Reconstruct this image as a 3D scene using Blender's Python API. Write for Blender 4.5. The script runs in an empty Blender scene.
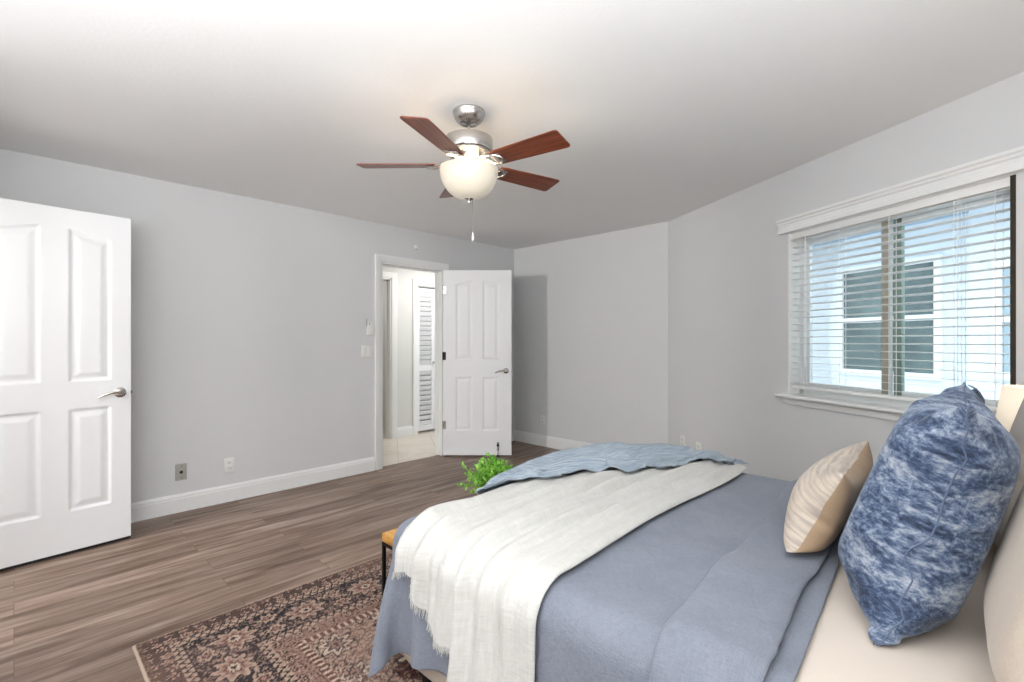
import bpy, bmesh, math, random
import numpy as np
from mathutils import Vector, Matrix
from mathutils.bvhtree import BVHTree

random.seed(7)
rng = np.random.default_rng(7)
SC = bpy.context.scene
COL = SC.collection
PI = math.pi

# ------------------------------------------------------------------ camera
CY, SY, FPX, EYE = .7186, .6954, 482.0, 1.26
cam_data = bpy.data.cameras.new('camera')
cam_data.sensor_width = 36.0
cam_data.lens = FPX / 1024 * 36
cam_data.clip_start = 0.02
cam = bpy.data.objects.new('camera', cam_data)
cam.location = (0, 0, EYE)
cam.rotation_euler = (PI / 2, 0, -math.atan2(CY, SY))
COL.objects.link(cam)
SC.camera = cam

# ------------------------------------------------------------------ world, exposure, large lights
SC.view_settings.view_transform = 'Standard'
SC.view_settings.look = 'None'
SC.view_settings.gamma = 1.0
SC.view_settings.use_curve_mapping = False
SC.view_settings.exposure = 0.46

world = bpy.data.worlds.new('sky')
SC.world = world
world.use_nodes = True
wn = world.node_tree.nodes
wn['Background'].inputs[0].default_value = (.86, .935, 1.0, 1)
wn['Background'].inputs[1].default_value = 3.1


def area_light(name, loc, direction, sx, sy, power, color=(1, 1, 1), spread=None):
    d = bpy.data.lights.new(name, 'AREA')
    d.shape = 'RECTANGLE'
    d.size, d.size_y = sx, sy
    d.energy = power
    d.color = color
    if spread:
        d.spread = spread
    o = bpy.data.objects.new(name, d)
    o.location = loc
    o.rotation_euler = Vector(direction).to_track_quat('-Z', 'Y').to_euler()
    COL.objects.link(o)
    return o


# unseen fill lights behind the camera, added to brighten the room evenly
area_light('rear_fill_light', (-1.55, 1.3, 1.85), (.72, .12, .80), 2.4, .9, 13, (.96, .98, 1.0))
area_light('side_fill_light', (.10, -.60, 1.85), (.06, 1, .85), 2.4, .8, 36, (.96, .98, 1.0))
# added up-facing light behind the camera, bounced off the ceiling as soft fill
area_light('ceiling_wash_light', (-.75, .40, 1.55), (.05, .06, 1), 1.7, 1.7, 68, (.95, .975, 1.0))
# daylight of the bathroom window, through the open bathroom door beside the closet wall
area_light('bath_window_light', (-1.5, 3.40, 1.85), (1, .03, .02), .22, .22, 40, (1.0, .985, .96))
# unseen light added to brighten the room beyond the hall
area_light('far_room_light', (2.9, 6.1, 2.36), (0, 0, -1), .4, .4, 4, (1.0, .98, .95))
# unseen area light under the hall ceiling that lights the hall
area_light('hall_light', (3.9, 4.75, 2.36), (0, 0, -1), .6, .4, 11, (1.0, .97, .93))


# ------------------------------------------------------------------ material helpers
class NT:
    def __init__(self, name):
        self.m = bpy.data.materials.new(name)
        self.m.use_nodes = True
        self.t = self.m.node_tree
        self.b = self.t.nodes['Principled BSDF']
        self.out = self.t.nodes['Material Output']

    def n(self, kind, **kw):
        nd = self.t.nodes.new(kind)
        for k, v in kw.items():
            if k.startswith('i_'):
                key = k[2:]
                key = int(key) if key.isdigit() else key.replace('_', ' ')
                nd.inputs[key].default_value = v
            else:
                setattr(nd, k, v)
        return nd

    def l(self, a, b):
        self.t.links.new(a, b)

    def coord(self, scale=(1, 1, 1), which='Object', rot=(0, 0, 0)):
        tc = self.n('ShaderNodeTexCoord')
        mp = self.n('ShaderNodeMapping')
        mp.inputs['Scale'].default_value = scale
        mp.inputs['Rotation'].default_value = rot
        self.l(tc.outputs[which], mp.inputs['Vector'])
        return mp.outputs['Vector']

    def ramp(self, fac, stops):
        r = self.n('ShaderNodeValToRGB')
        el = r.color_ramp.elements
        while len(el) < len(stops):
            el.new(.5)
        for e, (p, c) in zip(el, stops):
            e.position = p
            e.color = (*c, 1) if len(c) == 3 else c
        self.l(fac, r.inputs['Fac'])
        return r.outputs['Color']

    def noise(self, vec, scale, detail=4, rough=.5, dist=0):
        nd = self.n('ShaderNodeTexNoise')
        nd.inputs['Scale'].default_value = scale
        nd.inputs['Detail'].default_value = detail
        nd.inputs['Roughness'].default_value = rough
        nd.inputs['Distortion'].default_value = dist
        if vec is not None:
            self.l(vec, nd.inputs['Vector'])
        return nd.outputs['Fac']

    def mix(self, fac, a, b, blend='MIX'):
        nd = self.n('ShaderNodeMix', data_type='RGBA', blend_type=blend)
        for sock, v in ((nd.inputs[0], fac), (nd.inputs[6], a), (nd.inputs[7], b)):
            if isinstance(v, (int, float)):
                sock.default_value = v
            elif isinstance(v, tuple):
                sock.default_value = (*v, 1) if len(v) == 3 else v
            else:
                self.l(v, sock)
        return nd.outputs[2]

    def math(self, op, a, b=0.0):
        nd = self.n('ShaderNodeMath', operation=op)
        for sock, v in ((nd.inputs[0], a), (nd.inputs[1], b)):
            if isinstance(v, (int, float)):
                sock.default_value = v
            else:
                self.l(v, sock)
        return nd.outputs[0]

    def bump(self, h, strength=.2, dist=.01):
        nd = self.n('ShaderNodeBump')
        nd.inputs['Strength'].default_value = strength
        nd.inputs['Distance'].default_value = dist
        self.l(h, nd.inputs['Height'])
        self.l(nd.outputs[0], self.b.inputs['Normal'])

    def set(self, color=None, rough=None, metal=None, spec=None, sheen=None):
        b = self.b
        if color is not None:
            if isinstance(color, tuple):
                b.inputs['Base Color'].default_value = (*color, 1)
            else:
                self.l(color, b.inputs['Base Color'])
        if rough is not None:
            if isinstance(rough, (int, float)):
                b.inputs['Roughness'].default_value = rough
            else:
                self.l(rough, b.inputs['Roughness'])
        if metal is not None:
            b.inputs['Metallic'].default_value = metal
        if spec is not None:
            b.inputs['Specular IOR Level'].default_value = spec
        if sheen is not None:
            b.inputs['Sheen Weight'].default_value = sheen
            b.inputs['Sheen Roughness'].default_value = .4
        return self.m


def srgb(r, g, b):
    def f(c):
        c /= 255
        return c / 12.92 if c <= .04045 else ((c + .055) / 1.055) ** 2.4
    return (f(r), f(g), f(b))


def plain(name, color, rough=.5, metal=0, bump=0, bscale=300, spec=.5, var=.04):
    t = NT(name)
    v = t.coord()
    n = t.noise(v, 6, 3)
    c = t.mix(n, tuple(x * (1 - var) for x in color), tuple(min(1, x * (1 + var)) for x in color))
    if bump:
        t.bump(t.noise(v, bscale, 2), bump, .002)
    return t.set(c, rough, metal, spec)


M = {}
M['wall'] = plain('wall_paint', srgb(220, 220, 220), .75, bump=.12, bscale=140, spec=.25, var=.012)
M['hall_wall'] = plain('hall_paint', srgb(219, 219, 215), .75, bump=.1, bscale=140, spec=.25, var=.012)
M['trim'] = plain('white_trim', srgb(240, 240, 238), .38, var=.008)
M['door'] = plain('white_door_paint', srgb(238, 238, 239), .42, var=.008)
M['blind'] = plain('white_blind', srgb(243, 243, 241), .45, var=.006)
M['plastic'] = plain('white_plastic', srgb(236, 236, 232), .35, var=.01)
M['grey_plastic'] = plain('grey_plastic', srgb(176, 173, 166), .4, var=.02)
M['dark'] = plain('dark_recess', srgb(40, 38, 36), .6)
M['black_metal'] = plain('black_metal', srgb(30, 29, 28), .45, .6)
M['black_rubber'] = plain('black_rubber', srgb(24, 24, 24), .7)
M['chrome'] = plain('satin_nickel', srgb(200, 198, 194), .2, 1)
M['bronze'] = plain('bronze_frame', srgb(176, 168, 152), .5, .1)
M['bronze_dark'] = plain('dark_bronze_frame', srgb(58, 50, 40), .5, .3)
M['green_frame'] = plain('grey_green_frame', srgb(128, 146, 134), .4)
M['vinyl'] = plain('white_vinyl', srgb(236, 237, 236), .4)
M['wicker'] = None


def brushed():
    t = NT('brushed_nickel')
    v = t.coord((1, 1, 90))
    n = t.noise(v, 12, 3)
    t.bump(n, .08, .001)
    c = t.ramp(n, [(.3, srgb(178, 174, 170)), (.7, srgb(206, 203, 199))])
    return t.set(c, .27, 1)


M['nickel'] = brushed()


def ceiling_mat():
    t = NT('ceiling_texture')
    v = t.coord()
    n = t.noise(v, 60, 5, .6)
    r = t.ramp(n, [(.42, (0, 0, 0)), (.6, (1, 1, 1))])
    t.bump(r, .07, .004)
    return t.set(srgb(246, 246, 245), .85, 0, .2)


M['ceiling'] = ceiling_mat()


def floor_mat():
    t = NT('vinyl_plank')
    v = t.coord()
    br = t.n('ShaderNodeTexBrick', offset=.37, offset_frequency=2)
    br.inputs['Color1'].default_value = (0, 0, 0, 1)
    br.inputs['Color2'].default_value = (1, 1, 1, 1)
    br.inputs['Mortar'].default_value = (.5, .5, .5, 1)
    br.inputs['Scale'].default_value = 1
    br.inputs['Mortar Size'].default_value = .0012
    br.inputs['Mortar Smooth'].default_value = .3
    br.inputs['Brick Width'].default_value = 1.22
    br.inputs['Row Height'].default_value = .152
    t.l(v, br.inputs['Vector'])
    # long grain, shifted plank by plank
    sep = t.n('ShaderNodeSeparateXYZ'); t.l(v, sep.inputs[0])
    comb = t.n('ShaderNodeCombineXYZ')
    t.l(t.math('ADD', t.math('MULTIPLY', sep.outputs[0], 1.1), t.math('MULTIPLY', br.outputs['Color'], 37)), comb.inputs[0])
    t.l(t.math('ADD', t.math('MULTIPLY', sep.outputs[1], 13), t.math('MULTIPLY', br.outputs['Color'], 11)), comb.inputs[1])
    g1 = t.noise(comb.outputs[0], 1.3, 7, .62, .6)
    comb2 = t.n('ShaderNodeCombineXYZ')
    t.l(t.math('ADD', t.math('MULTIPLY', sep.outputs[0], 3), t.math('MULTIPLY', br.outputs['Color'], 19)), comb2.inputs[0])
    t.l(t.math('MULTIPLY', sep.outputs[1], 110), comb2.inputs[1])
    g2 = t.noise(comb2.outputs[0], 1.2, 4, .6)
    base = t.ramp(g1, [(.27, srgb(78, 57, 45)), (.42, srgb(114, 92, 78)), (.56, srgb(142, 122, 109)), (.74, srgb(174, 158, 147))])
    tone = t.ramp(br.outputs['Color'], [(0, (.80, .78, .76)), (.5, (.96, .95, .94)), (1, (1.08, 1.06, 1.05))])
    c = t.mix(1.0, base, tone, 'MULTIPLY')
    c = t.mix(.5, c, t.ramp(g2, [(.3, (.72, .70, .68)), (.65, (1.08, 1.08, 1.08))]), 'MULTIPLY')
    c = t.mix(br.outputs['Fac'], c, srgb(84, 66, 54))
    t.bump(t.math('SUBTRACT', t.math('MULTIPLY', g2, .3), br.outputs['Fac']), .12, .002)
    return t.set(c, t.math('ADD', .36, t.math('MULTIPLY', g2, .14)), 0, .4)


M['floor'] = floor_mat()


def tile_mat():
    t = NT('hall_tile')
    v = t.coord()
    br = t.n('ShaderNodeTexBrick', offset=0.0)
    br.inputs['Color1'].default_value = (*srgb(222, 212, 198), 1)
    br.inputs['Color2'].default_value = (*srgb(228, 219, 206), 1)
    br.inputs['Mortar'].default_value = (*srgb(176, 166, 152), 1)
    br.inputs['Scale'].default_value = 1
    br.inputs['Mortar Size'].default_value = .004
    br.inputs['Brick Width'].default_value = .433
    br.inputs['Row Height'].default_value = .433
    mp = t.n('ShaderNodeMapping'); mp.inputs['Rotation'].default_value = (0, 0, math.radians(32)); mp.inputs['Location'].default_value = (-.06, .12, 0)
    t.l(v, mp.inputs['Vector']); t.l(mp.outputs[0], br.inputs['Vector'])
    n = t.noise(v, 5, 6, .6, .8)
    c = t.mix(.35, br.outputs['Color'], t.ramp(n, [(.3, srgb(206, 190, 170)), (.7, srgb(238, 232, 222))]))
    return t.set(c, .3)


M['tile'] = tile_mat()


def cloth_mat(name, c1, c2, weave=900, streak=None, bstr=.35, sheen=.15, rough=.9, wrinkle=0.0):
    t = NT(name)
    v = t.coord(which='UV')
    w1 = t.noise(t_scale(t, v, (weave, weave * .12, 1)), 1, 2)
    w2 = t.noise(t_scale(t, v, (weave * .12, weave, 1)), 1, 2)
    h = t.math('ADD', w1, w2)
    n = t.noise(v, 5, 5, .6)
    f = t.math('ADD', t.math('MULTIPLY', h, .35), t.math('MULTIPLY', n, .4))
    c = t.ramp(f, [(.35, c1), (.75, c2)])
    if streak:
        s = t.noise(t_scale(t, v, (streak[0], streak[1], 1)), 1, 3, .6)
        c = t.mix(t.ramp(s, [(.42, (0, 0, 0)), (.62, (1, 1, 1))]), c, streak[2])
    if wrinkle:
        wv = t.noise(v, 14, 5, .65, 1.2)
        h = t.math('ADD', h, t.math('MULTIPLY', wv, wrinkle))
    t.bump(h, bstr, .003)
    return t.set(c, rough, 0, .2, sheen)


def t_scale(t, v, s):
    mp = t.n('ShaderNodeMapping')
    mp.inputs['Scale'].default_value = s
    t.l(v, mp.inputs['Vector'])
    return mp.outputs['Vector']


M['coverlet'] = cloth_mat('blue_grey_linen', srgb(112, 117, 129), srgb(138, 143, 155), 420, wrinkle=5)
M['throw'] = cloth_mat('white_gauze', srgb(188, 186, 181), srgb(207, 206, 202), 170, bstr=.5, wrinkle=2)
M['quilt'] = cloth_mat('pale_blue_slub', srgb(120, 135, 150), srgb(150, 163, 175), 260,
                       streak=(9, 330, srgb(172, 182, 190)), bstr=.5, wrinkle=3)
M['sheet'] = cloth_mat('cream_sheet', srgb(198, 186, 174), srgb(211, 201, 191), 700, bstr=.15, wrinkle=2)
M['sham'] = cloth_mat('oatmeal_linen', srgb(184, 170, 155), srgb(203, 190, 176), 600, bstr=.3, wrinkle=3)
M['sham_grey'] = cloth_mat('greyed_oatmeal_linen', srgb(186, 175, 165), srgb(203, 194, 185), 600, bstr=.3, wrinkle=3)
M['taupe'] = cloth_mat('taupe_cotton', srgb(160, 134, 107), srgb(180, 154, 127), 800, bstr=.2, wrinkle=3)
M['cream_stripe'] = cloth_mat('cream_slub_stripe', srgb(196, 181, 163), srgb(217, 206, 191), 420,
                              streak=(7, 75, srgb(178, 165, 156)), bstr=.4, wrinkle=2)


def velvet_mat():
    t = NT('crushed_blue_velvet')
    v = t.coord(which='UV')
    n1 = t.noise(t_scale(t, v, (.8, 1.25, 1)), 9, 8, .72, .25)
    n2 = t.noise(t_scale(t, v, (1, 1.3, 1)), 60, 5, .75, .2)
    f = t.math('ADD', t.math('MULTIPLY', n1, .6), t.math('MULTIPLY', n2, .42))
    c = t.ramp(f, [(.42, srgb(40, 49, 68)), (.485, srgb(66, 82, 110)), (.535, srgb(112, 125, 146)), (.60, srgb(166, 172, 182))])
    h = t.math('ADD', n2, t.math('MULTIPLY', t.noise(v, 140, 2), .3))
    t.bump(h, .35, .008)
    t.set(c, .62, 0, .25, .3)
    t.b.inputs['Sheen Tint'].default_value = (.75, .85, 1, 1)
    return t.m


M['velvet'] = velvet_mat()


M['seam'] = plain('velvet_seam', srgb(92, 106, 132), .7)


def wood_blade():
    t = NT('cherry_blade')
    v = t.coord((3, 60, 60))
    n = t.noise(v, 1.5, 5, .6, .5)
    c = t.ramp(n, [(.3, srgb(84, 36, 20)), (.55, srgb(128, 64, 38)), (.75, srgb(158, 88, 56))])
    return t.set(c, .35)


M['blade'] = wood_blade()


def bench_wood():
    t = NT('honey_wood')
    v = t.coord((60, 6, 30))
    n = t.noise(v, 1, 5, .6, 1.0)
    c = t.ramp(n, [(.3, srgb(176, 122, 54)), (.55, srgb(212, 160, 84)), (.75, srgb(232, 190, 116))])
    return t.set(c, .5)


M['bench'] = bench_wood()


def leaf_mat():
    t = NT('bright_leaf')
    v = t.coord()
    n = t.noise(v, 28, 3, .6)
    c = t.ramp(n, [(.3, srgb(84, 140, 44)), (.5, srgb(128, 190, 66)), (.7, srgb(178, 222, 112))])
    t.set(c, .5)
    t.b.inputs['Transmission Weight'].default_value = 0
    return t.m


M['leaf'] = leaf_mat()
M['pot'] = plain('grey_pot', srgb(196, 190, 182), .6)


def glass_mat(name, tint=(1, 1, 1), refl=1.0):
    t = NT(name)
    tr = t.n('ShaderNodeBsdfTransparent'); tr.inputs[0].default_value = (*tint, 1)
    gl = t.n('ShaderNodeBsdfGlossy'); gl.inputs['Roughness'].default_value = .01
    fr = t.n('ShaderNodeFresnel'); fr.inputs['IOR'].default_value = 1.5
    mx = t.n('ShaderNodeMixShader')
    t.l(t.math('MULTIPLY', fr.outputs[0], refl), mx.inputs[0])
    t.l(tr.outputs[0], mx.inputs[1]); t.l(gl.outputs[0], mx.inputs[2])
    t.l(mx.outputs[0], t.out.inputs['Surface'])
    return t.m


M['glass'] = glass_mat('window_glass', (.93, .97, .97), .5)


def dark_glass():
    t = NT('neighbour_glass')
    v = t.coord()
    n = t.noise(v, 3, 4)
    c = t.ramp(n, [(.3, srgb(72, 86, 88)), (.7, srgb(104, 120, 118))])
    return t.set(c, .06, 0, .6)


M['dark_glass'] = dark_glass()


def glow_glass():
    t = NT('lit_alabaster')
    v = t.coord()
    n = t.noise(v, 14, 4, .6, .6)
    c = t.ramp(n, [(.3, (1.0, .90, .74)), (.7, (1.0, .95, .84))])
    t.set((.70, .63, .51), .3)
    t.l(c, t.b.inputs['Emission Color'])
    t.b.inputs['Emission Strength'].default_value = .12
    return t.m


M['bowl'] = glow_glass()


def shade_mat():
    t = NT('lit_lamp_shade')
    v = t.coord()
    n = t.noise(v, 300, 2)
    t.bump(n, .2, .001)
    t.set(srgb(240, 226, 204), .8)
    t.b.inputs['Emission Color'].default_value = (1, .89, .73, 1)
    t.b.inputs['Emission Strength'].default_value = .28
    return t.m


M['shade'] = shade_mat()
M['stucco'] = plain('white_stucco', srgb(226, 231, 237), .9, bump=.3, bscale=90, spec=.1)
M['soffit'] = plain('blue_soffit', srgb(164, 186, 206), .8)
M['ground'] = plain('outside_concrete', srgb(150, 150, 146), .9)
M['curtain_blue'] = plain('blue_curtain', srgb(168, 184, 194), .3)


# ------------------------------------------------------------------ object helpers
def props(o, label=None, cat=None, group=None, kind=None):
    if label:
        o['label'] = label
    if cat:
        o['category'] = cat
    if group:
        o['group'] = group
    if kind:
        o['kind'] = kind
    return o


def empty(name, loc, rot=(0, 0, 0), label=None, cat=None, group=None, kind=None):
    o = bpy.data.objects.new(name, None)
    o.empty_display_size = .1
    o.location = loc
    o.rotation_euler = rot
    COL.objects.link(o)
    return props(o, label, cat, group, kind)


def mesh_obj(name, verts, faces, mats, parent=None, smooth=False, fmat=None, uvs=None, auto=None):
    me = bpy.data.meshes.new(name)
    me.from_pydata([tuple(map(float, v)) for v in verts], [], [tuple(map(int, f)) for f in faces])
    if not isinstance(mats, (list, tuple)):
        mats = [mats]
    for m in mats:
        me.materials.append(m)
    if fmat is not None:
        me.polygons.foreach_set('material_index', np.asarray(fmat, dtype=np.int32))
    if uvs is not None:
        uvl = me.uv_layers.new(name='UVMap')
        idx = np.zeros(len(me.loops), dtype=np.int32)
        me.loops.foreach_get('vertex_index', idx)
        uvl.data.foreach_set('uv', np.asarray(uvs, dtype=np.float32)[idx].ravel())
    if smooth:
        me.polygons.foreach_set('use_smooth', np.ones(len(me.polygons), dtype=bool))
    me.update()
    o = bpy.data.objects.new(name, me)
    COL.objects.link(o)
    if parent:
        o.parent = parent
    if auto is not None:
        me.polygons.foreach_set('use_smooth', np.ones(len(me.polygons), dtype=bool))
        me.set_sharp_from_angle(angle=auto)
    return o


def bm_obj(name, bm, mat, parent=None, auto=math.radians(35)):
    me = bpy.data.meshes.new(name)
    bmesh.ops.recalc_face_normals(bm, faces=bm.faces)
    bm.to_mesh(me)
    bm.free()
    me.materials.append(mat)
    if auto:
        me.polygons.foreach_set('use_smooth', np.ones(len(me.polygons), dtype=bool))
        me.set_sharp_from_angle(angle=auto)
    o = bpy.data.objects.new(name, me)
    COL.objects.link(o)
    if parent:
        o.parent = parent
    return o


def add_box(bm, lo, hi, bevel=0.0, mat=None, segs=2):
    lo, hi = Vector(lo), Vector(hi)
    r = bmesh.ops.create_cube(bm, size=1)
    for v in r['verts']:
        v.co = Vector((lo[i] + (v.co[i] + .5) * (hi[i] - lo[i]) for i in range(3)))
    vs = r['verts']
    if bevel:
        es = list({e for v in vs for e in v.link_edges})
        rb = bmesh.ops.bevel(bm, geom=es, offset=bevel, segments=segs, affect='EDGES', profile=.5)
        vs = list({v for f in rb['faces'] for v in f.verts} | {v for v in vs if v.is_valid})
    if mat is not None:
        for v in vs:
            v.co = mat @ v.co
    return vs


def box(name, lo, hi, mat, parent=None, bevel=0.0):
    bm = bmesh.new()
    add_box(bm, lo, hi, bevel)
    return bm_obj(name, bm, mat, parent, auto=math.radians(40) if bevel else None)


def add_lathe(bm, prof, segs=40, center=(0, 0), cap=True):
    rings = []
    for r, z in prof:
        ring = [bm.verts.new((center[0] + r * math.cos(2 * PI * k / segs), center[1] + r * math.sin(2 * PI * k / segs), z)) for k in range(segs)]
        rings.append(ring)
    for a, b in zip(rings, rings[1:]):
        for k in range(segs):
            bm.faces.new((a[k], a[(k + 1) % segs], b[(k + 1) % segs], b[k]))
    if cap:
        bm.faces.new(rings[0][::-1])
        bm.faces.new(rings[-1])


def lathe(name, prof, mat, parent=None, segs=40, center=(0, 0), auto=math.radians(40)):
    bm = bmesh.new()
    add_lathe(bm, prof, segs, center)
    return bm_obj(name, bm, mat, parent, auto=auto)


def add_tube(bm, pts, rad, segs=10):
    pts = [Vector(p) for p in pts]
    rads = rad if isinstance(rad, (list, tuple)) else [rad] * len(pts)
    rings = []
    up = Vector((0, 0, 1))
    for i, p in enumerate(pts):
        d = (pts[min(i + 1, len(pts) - 1)] - pts[max(i - 1, 0)]).normalized()
        a = d.cross(up)
        if a.length < .05:
            a = d.cross(Vector((1, 0, 0)))
        a.normalize()
        b = d.cross(a)
        rings.append([bm.verts.new(p + (a * math.cos(2 * PI * k / segs) + b * math.sin(2 * PI * k / segs)) * rads[i]) for k in range(segs)])
    for r0, r1 in zip(rings, rings[1:]):
        for k in range(segs):
            bm.faces.new((r0[k], r0[(k + 1) % segs], r1[(k + 1) % segs], r1[k]))
    bm.faces.new(rings[0][::-1])
    bm.faces.new(rings[-1])


def tube(name, pts, rad, mat, parent=None, segs=10):
    bm = bmesh.new()
    add_tube(bm, pts, rad, segs)
    return bm_obj(name, bm, mat, parent, auto=math.radians(60))


def add_prism(bm, prof, p0, p1, nrm):
    """profile (outward, z) swept along the floor line p0-p1; nrm points into the room"""
    p0, p1, nrm = Vector(p0), Vector(p1), Vector(nrm)
    a = [bm.verts.new(p0 + nrm * u + Vector((0, 0, w))) for u, w in prof]
    b = [bm.verts.new(p1 + nrm * u + Vector((0, 0, w))) for u, w in prof]
    n = len(prof)
    for k in range(n):
        bm.faces.new((a[k], a[(k + 1) % n], b[(k + 1) % n], b[k]))
    bm.faces.new(a[::-1])
    bm.faces.new(b)


def prism(name, prof, p0, p1, nrm, mat, parent=None):
    bm = bmesh.new()
    add_prism(bm, prof, p0, p1, nrm)
    return bm_obj(name, bm, mat, parent, auto=math.radians(30))


def wall_mesh(name, p0, p1, out, thick, z0, z1, holes, mat):
    """wall from p0 to p1 (2-D), thickness towards out, with rectangular holes (s0,s1,z0,z1)"""
    p0, p1 = np.array(p0, float), np.array(p1, float)
    L = np.linalg.norm(p1 - p0)
    d = (p1 - p0) / L
    out = np.array(out, float)
    S = sorted({0.0, L, *[h[0] for h in holes], *[h[1] for h in holes]})
    Z = sorted({z0, z1, *[h[2] for h in holes], *[h[3] for h in holes]})
    bm = bmesh.new()
    solid = {}
    for i in range(len(S) - 1):
        for j in range(len(Z) - 1):
            cs, cz = (S[i] + S[i + 1]) / 2, (Z[j] + Z[j + 1]) / 2
            solid[i, j] = not any(h[0] < cs < h[1] and h[2] < cz < h[3] for h in holes)
    cache = {}

    def V(s, z, o):
        k = (round(s, 5), round(z, 5), o)
        if k not in cache:
            q = p0 + d * s + out * (thick if o else 0)
            cache[k] = bm.verts.new((q[0], q[1], z))
        return cache[k]
    for (i, j), ok in solid.items():
        if not ok:
            continue
        a, b, c, e = S[i], S[i + 1], Z[j], Z[j + 1]
        for o in (0, 1):
            bm.faces.new((V(a, c, o), V(b, c, o), V(b, e, o), V(a, e, o)))
        for (ni, nj), (q0, q1) in (((i - 1, j), ((a, c), (a, e))), ((i + 1, j), ((b, c), (b, e))),
                                   ((i, j - 1), ((a, c), (b, c))), ((i, j + 1), ((a, e), (b, e)))):
            if not solid.get((ni, nj), False):
                bm.faces.new((V(*q0, 0), V(*q1, 0), V(*q1, 1), V(*q0, 1)))
    o = bm_obj(name, bm, mat, auto=None)
    return o


def vnoise(x, y, seed=0):
    """smooth value noise on numpy arrays, about -1..1"""
    r = np.random.default_rng(seed)
    T = r.uniform(-1, 1, (64, 64))
    xi, yi = np.floor(x).astype(int), np.floor(y).astype(int)
    fx, fy = x - xi, y - yi
    fx, fy = fx * fx * (3 - 2 * fx), fy * fy * (3 - 2 * fy)
    g = lambda a, b: T[a % 64, b % 64]
    return (g(xi, yi) * (1 - fx) + g(xi + 1, yi) * fx) * (1 - fy) + (g(xi, yi + 1) * (1 - fx) + g(xi + 1, yi + 1) * fx) * fy


def fbm(x, y, seed=0, oct=4):
    s, a = 0, 1.0
    for k in range(oct):
        s = s + a * vnoise(x * 2 ** k + 17.3 * k, y * 2 ** k + 5.1 * k, seed + k)
        a *= .5
    return s


# ------------------------------------------------------------------ the room shell
CEIL = 2.42
YL, XB = 4.235, 4.416
WC = np.array([XB, 2.166])                     # corner of back wall and window wall
WD = np.array([-.517, -.856]); WD = WD / np.linalg.norm(WD)
WN = np.array([WD[1], -WD[0]])                 # into the room
if WN[0] > 0:
    WN = -WN
YH = -.66                                      # headboard wall
SE = (YH - WC[1]) / WD[1]
WE = WC + WD * SE
XR, XCL, YCL = -1.70, -.30, 2.90               # rear wall, closet front, closet side
DX0, DX1, DTOP = 2.517, 3.285, 2.045           # bedroom doorway in the left wall


def S(o, label, cat):
    return props(o, label, cat, kind='structure')


floor_poly = [(XR, YH), (WE[0], WE[1]), (XB, WC[1]), (XB, YL + .06), (XR - 1, YL + .06), (XR - 1, YCL), (XR, YCL)]


def slab(name, poly, z0, z1, mat):
    bm = bmesh.new()
    a = [bm.verts.new((x, y, z0)) for x, y in poly]
    b = [bm.verts.new((x, y, z1)) for x, y in poly]
    n = len(poly)
    for k in range(n):
        bm.faces.new((a[k], a[(k + 1) % n], b[(k + 1) % n], b[k]))
    bm.faces.new(a[::-1])
    bm.faces.new(b)
    return bm_obj(name, bm, mat, auto=None)


S(slab('floor', floor_poly, -.12, 0, M['floor']), 'brown wood look plank floor running along the left wall', 'floor')
ceil_poly = [(XR - 1.1, YH - .14), (WE[0] + .12, WE[1] - .14), (XB + .14, WC[1]), (XB + .14, YL + .12), (XR - 1.1, YL + .12)]
S(slab('ceiling', ceil_poly, CEIL, CEIL + .12, M['ceiling']), 'white lightly textured bedroom ceiling', 'ceiling')
S(wall_mesh('wall_left', (XR - 1.0, YL), (XB + .13, YL), (0, 1), .12, -.02, CEIL + .01,
            [(DX0 - XR + 1.0, DX1 - XR + 1.0, -.02, DTOP)], M['wall']), 'long pale grey wall with the doorway to the hall', 'wall')
S(wall_mesh('wall_back', (XB, YL + .0), (XB, WC[1] - .02), (1, 0), .13, -.02, CEIL + .01, [], M['wall']),
  'short pale grey end wall behind the open hall door', 'wall')
W0, W1, WZ0, WZ1 = 1.44, 2.668, .897, 2.0
S(wall_mesh('wall_window', WC, WE, -WN, .15, -.02, CEIL + .01, [(W0, W1, WZ0, WZ1)], M['wall']),
  'angled grey wall with the window', 'wall')
S(wall_mesh('wall_head', WE + [.1, 0], (XR, YH), (0, -1), .13, -.02, CEIL + .01, [], M['wall']), 'pale grey wall at the head of the bed', 'wall')
S(wall_mesh('wall_rear', (XR, YH), (XR, YCL), (-1, 0), .13, -.02, CEIL + .01, [], M['wall']), 'pale grey wall behind the camera', 'wall')
S(wall_mesh('wall_closet', (XCL, YCL - .08), (XCL, YL), (-1, 0), .1, -.02, CEIL + .01, [(.14, .88, -.02, 2.045)], M['wall']),
  'pale grey partition with the bathroom doorway', 'wall')
S(wall_mesh('wall_partition', (XCL - .1, YCL), (XR - 1.0, YCL), (0, -1), .08, -.02, CEIL + .01, [], M['wall']), 'pale grey side wall of the bathroom', 'wall')
S(wall_mesh('wall_bath', (XR - 1.0, YCL), (XR - 1.0, YL), (-1, 0), .1, -.02, CEIL + .01, [], M['wall']), 'pale grey far wall of the bathroom', 'wall')

BB = [(0, 0), (.016, 0), (.016, .098), (.0125, .104), (.0125, .117), (.008, .124), (.006, .131), (0, .133)]


def baseboard(name, p0, p1, n, label, parent=None):
    o = prism(name, BB, (*p0, 0), (*p1, 0), (*n, 0), M['trim'], parent)
    if parent is None:
        S(o, label, 'baseboard')
    return o


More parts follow.
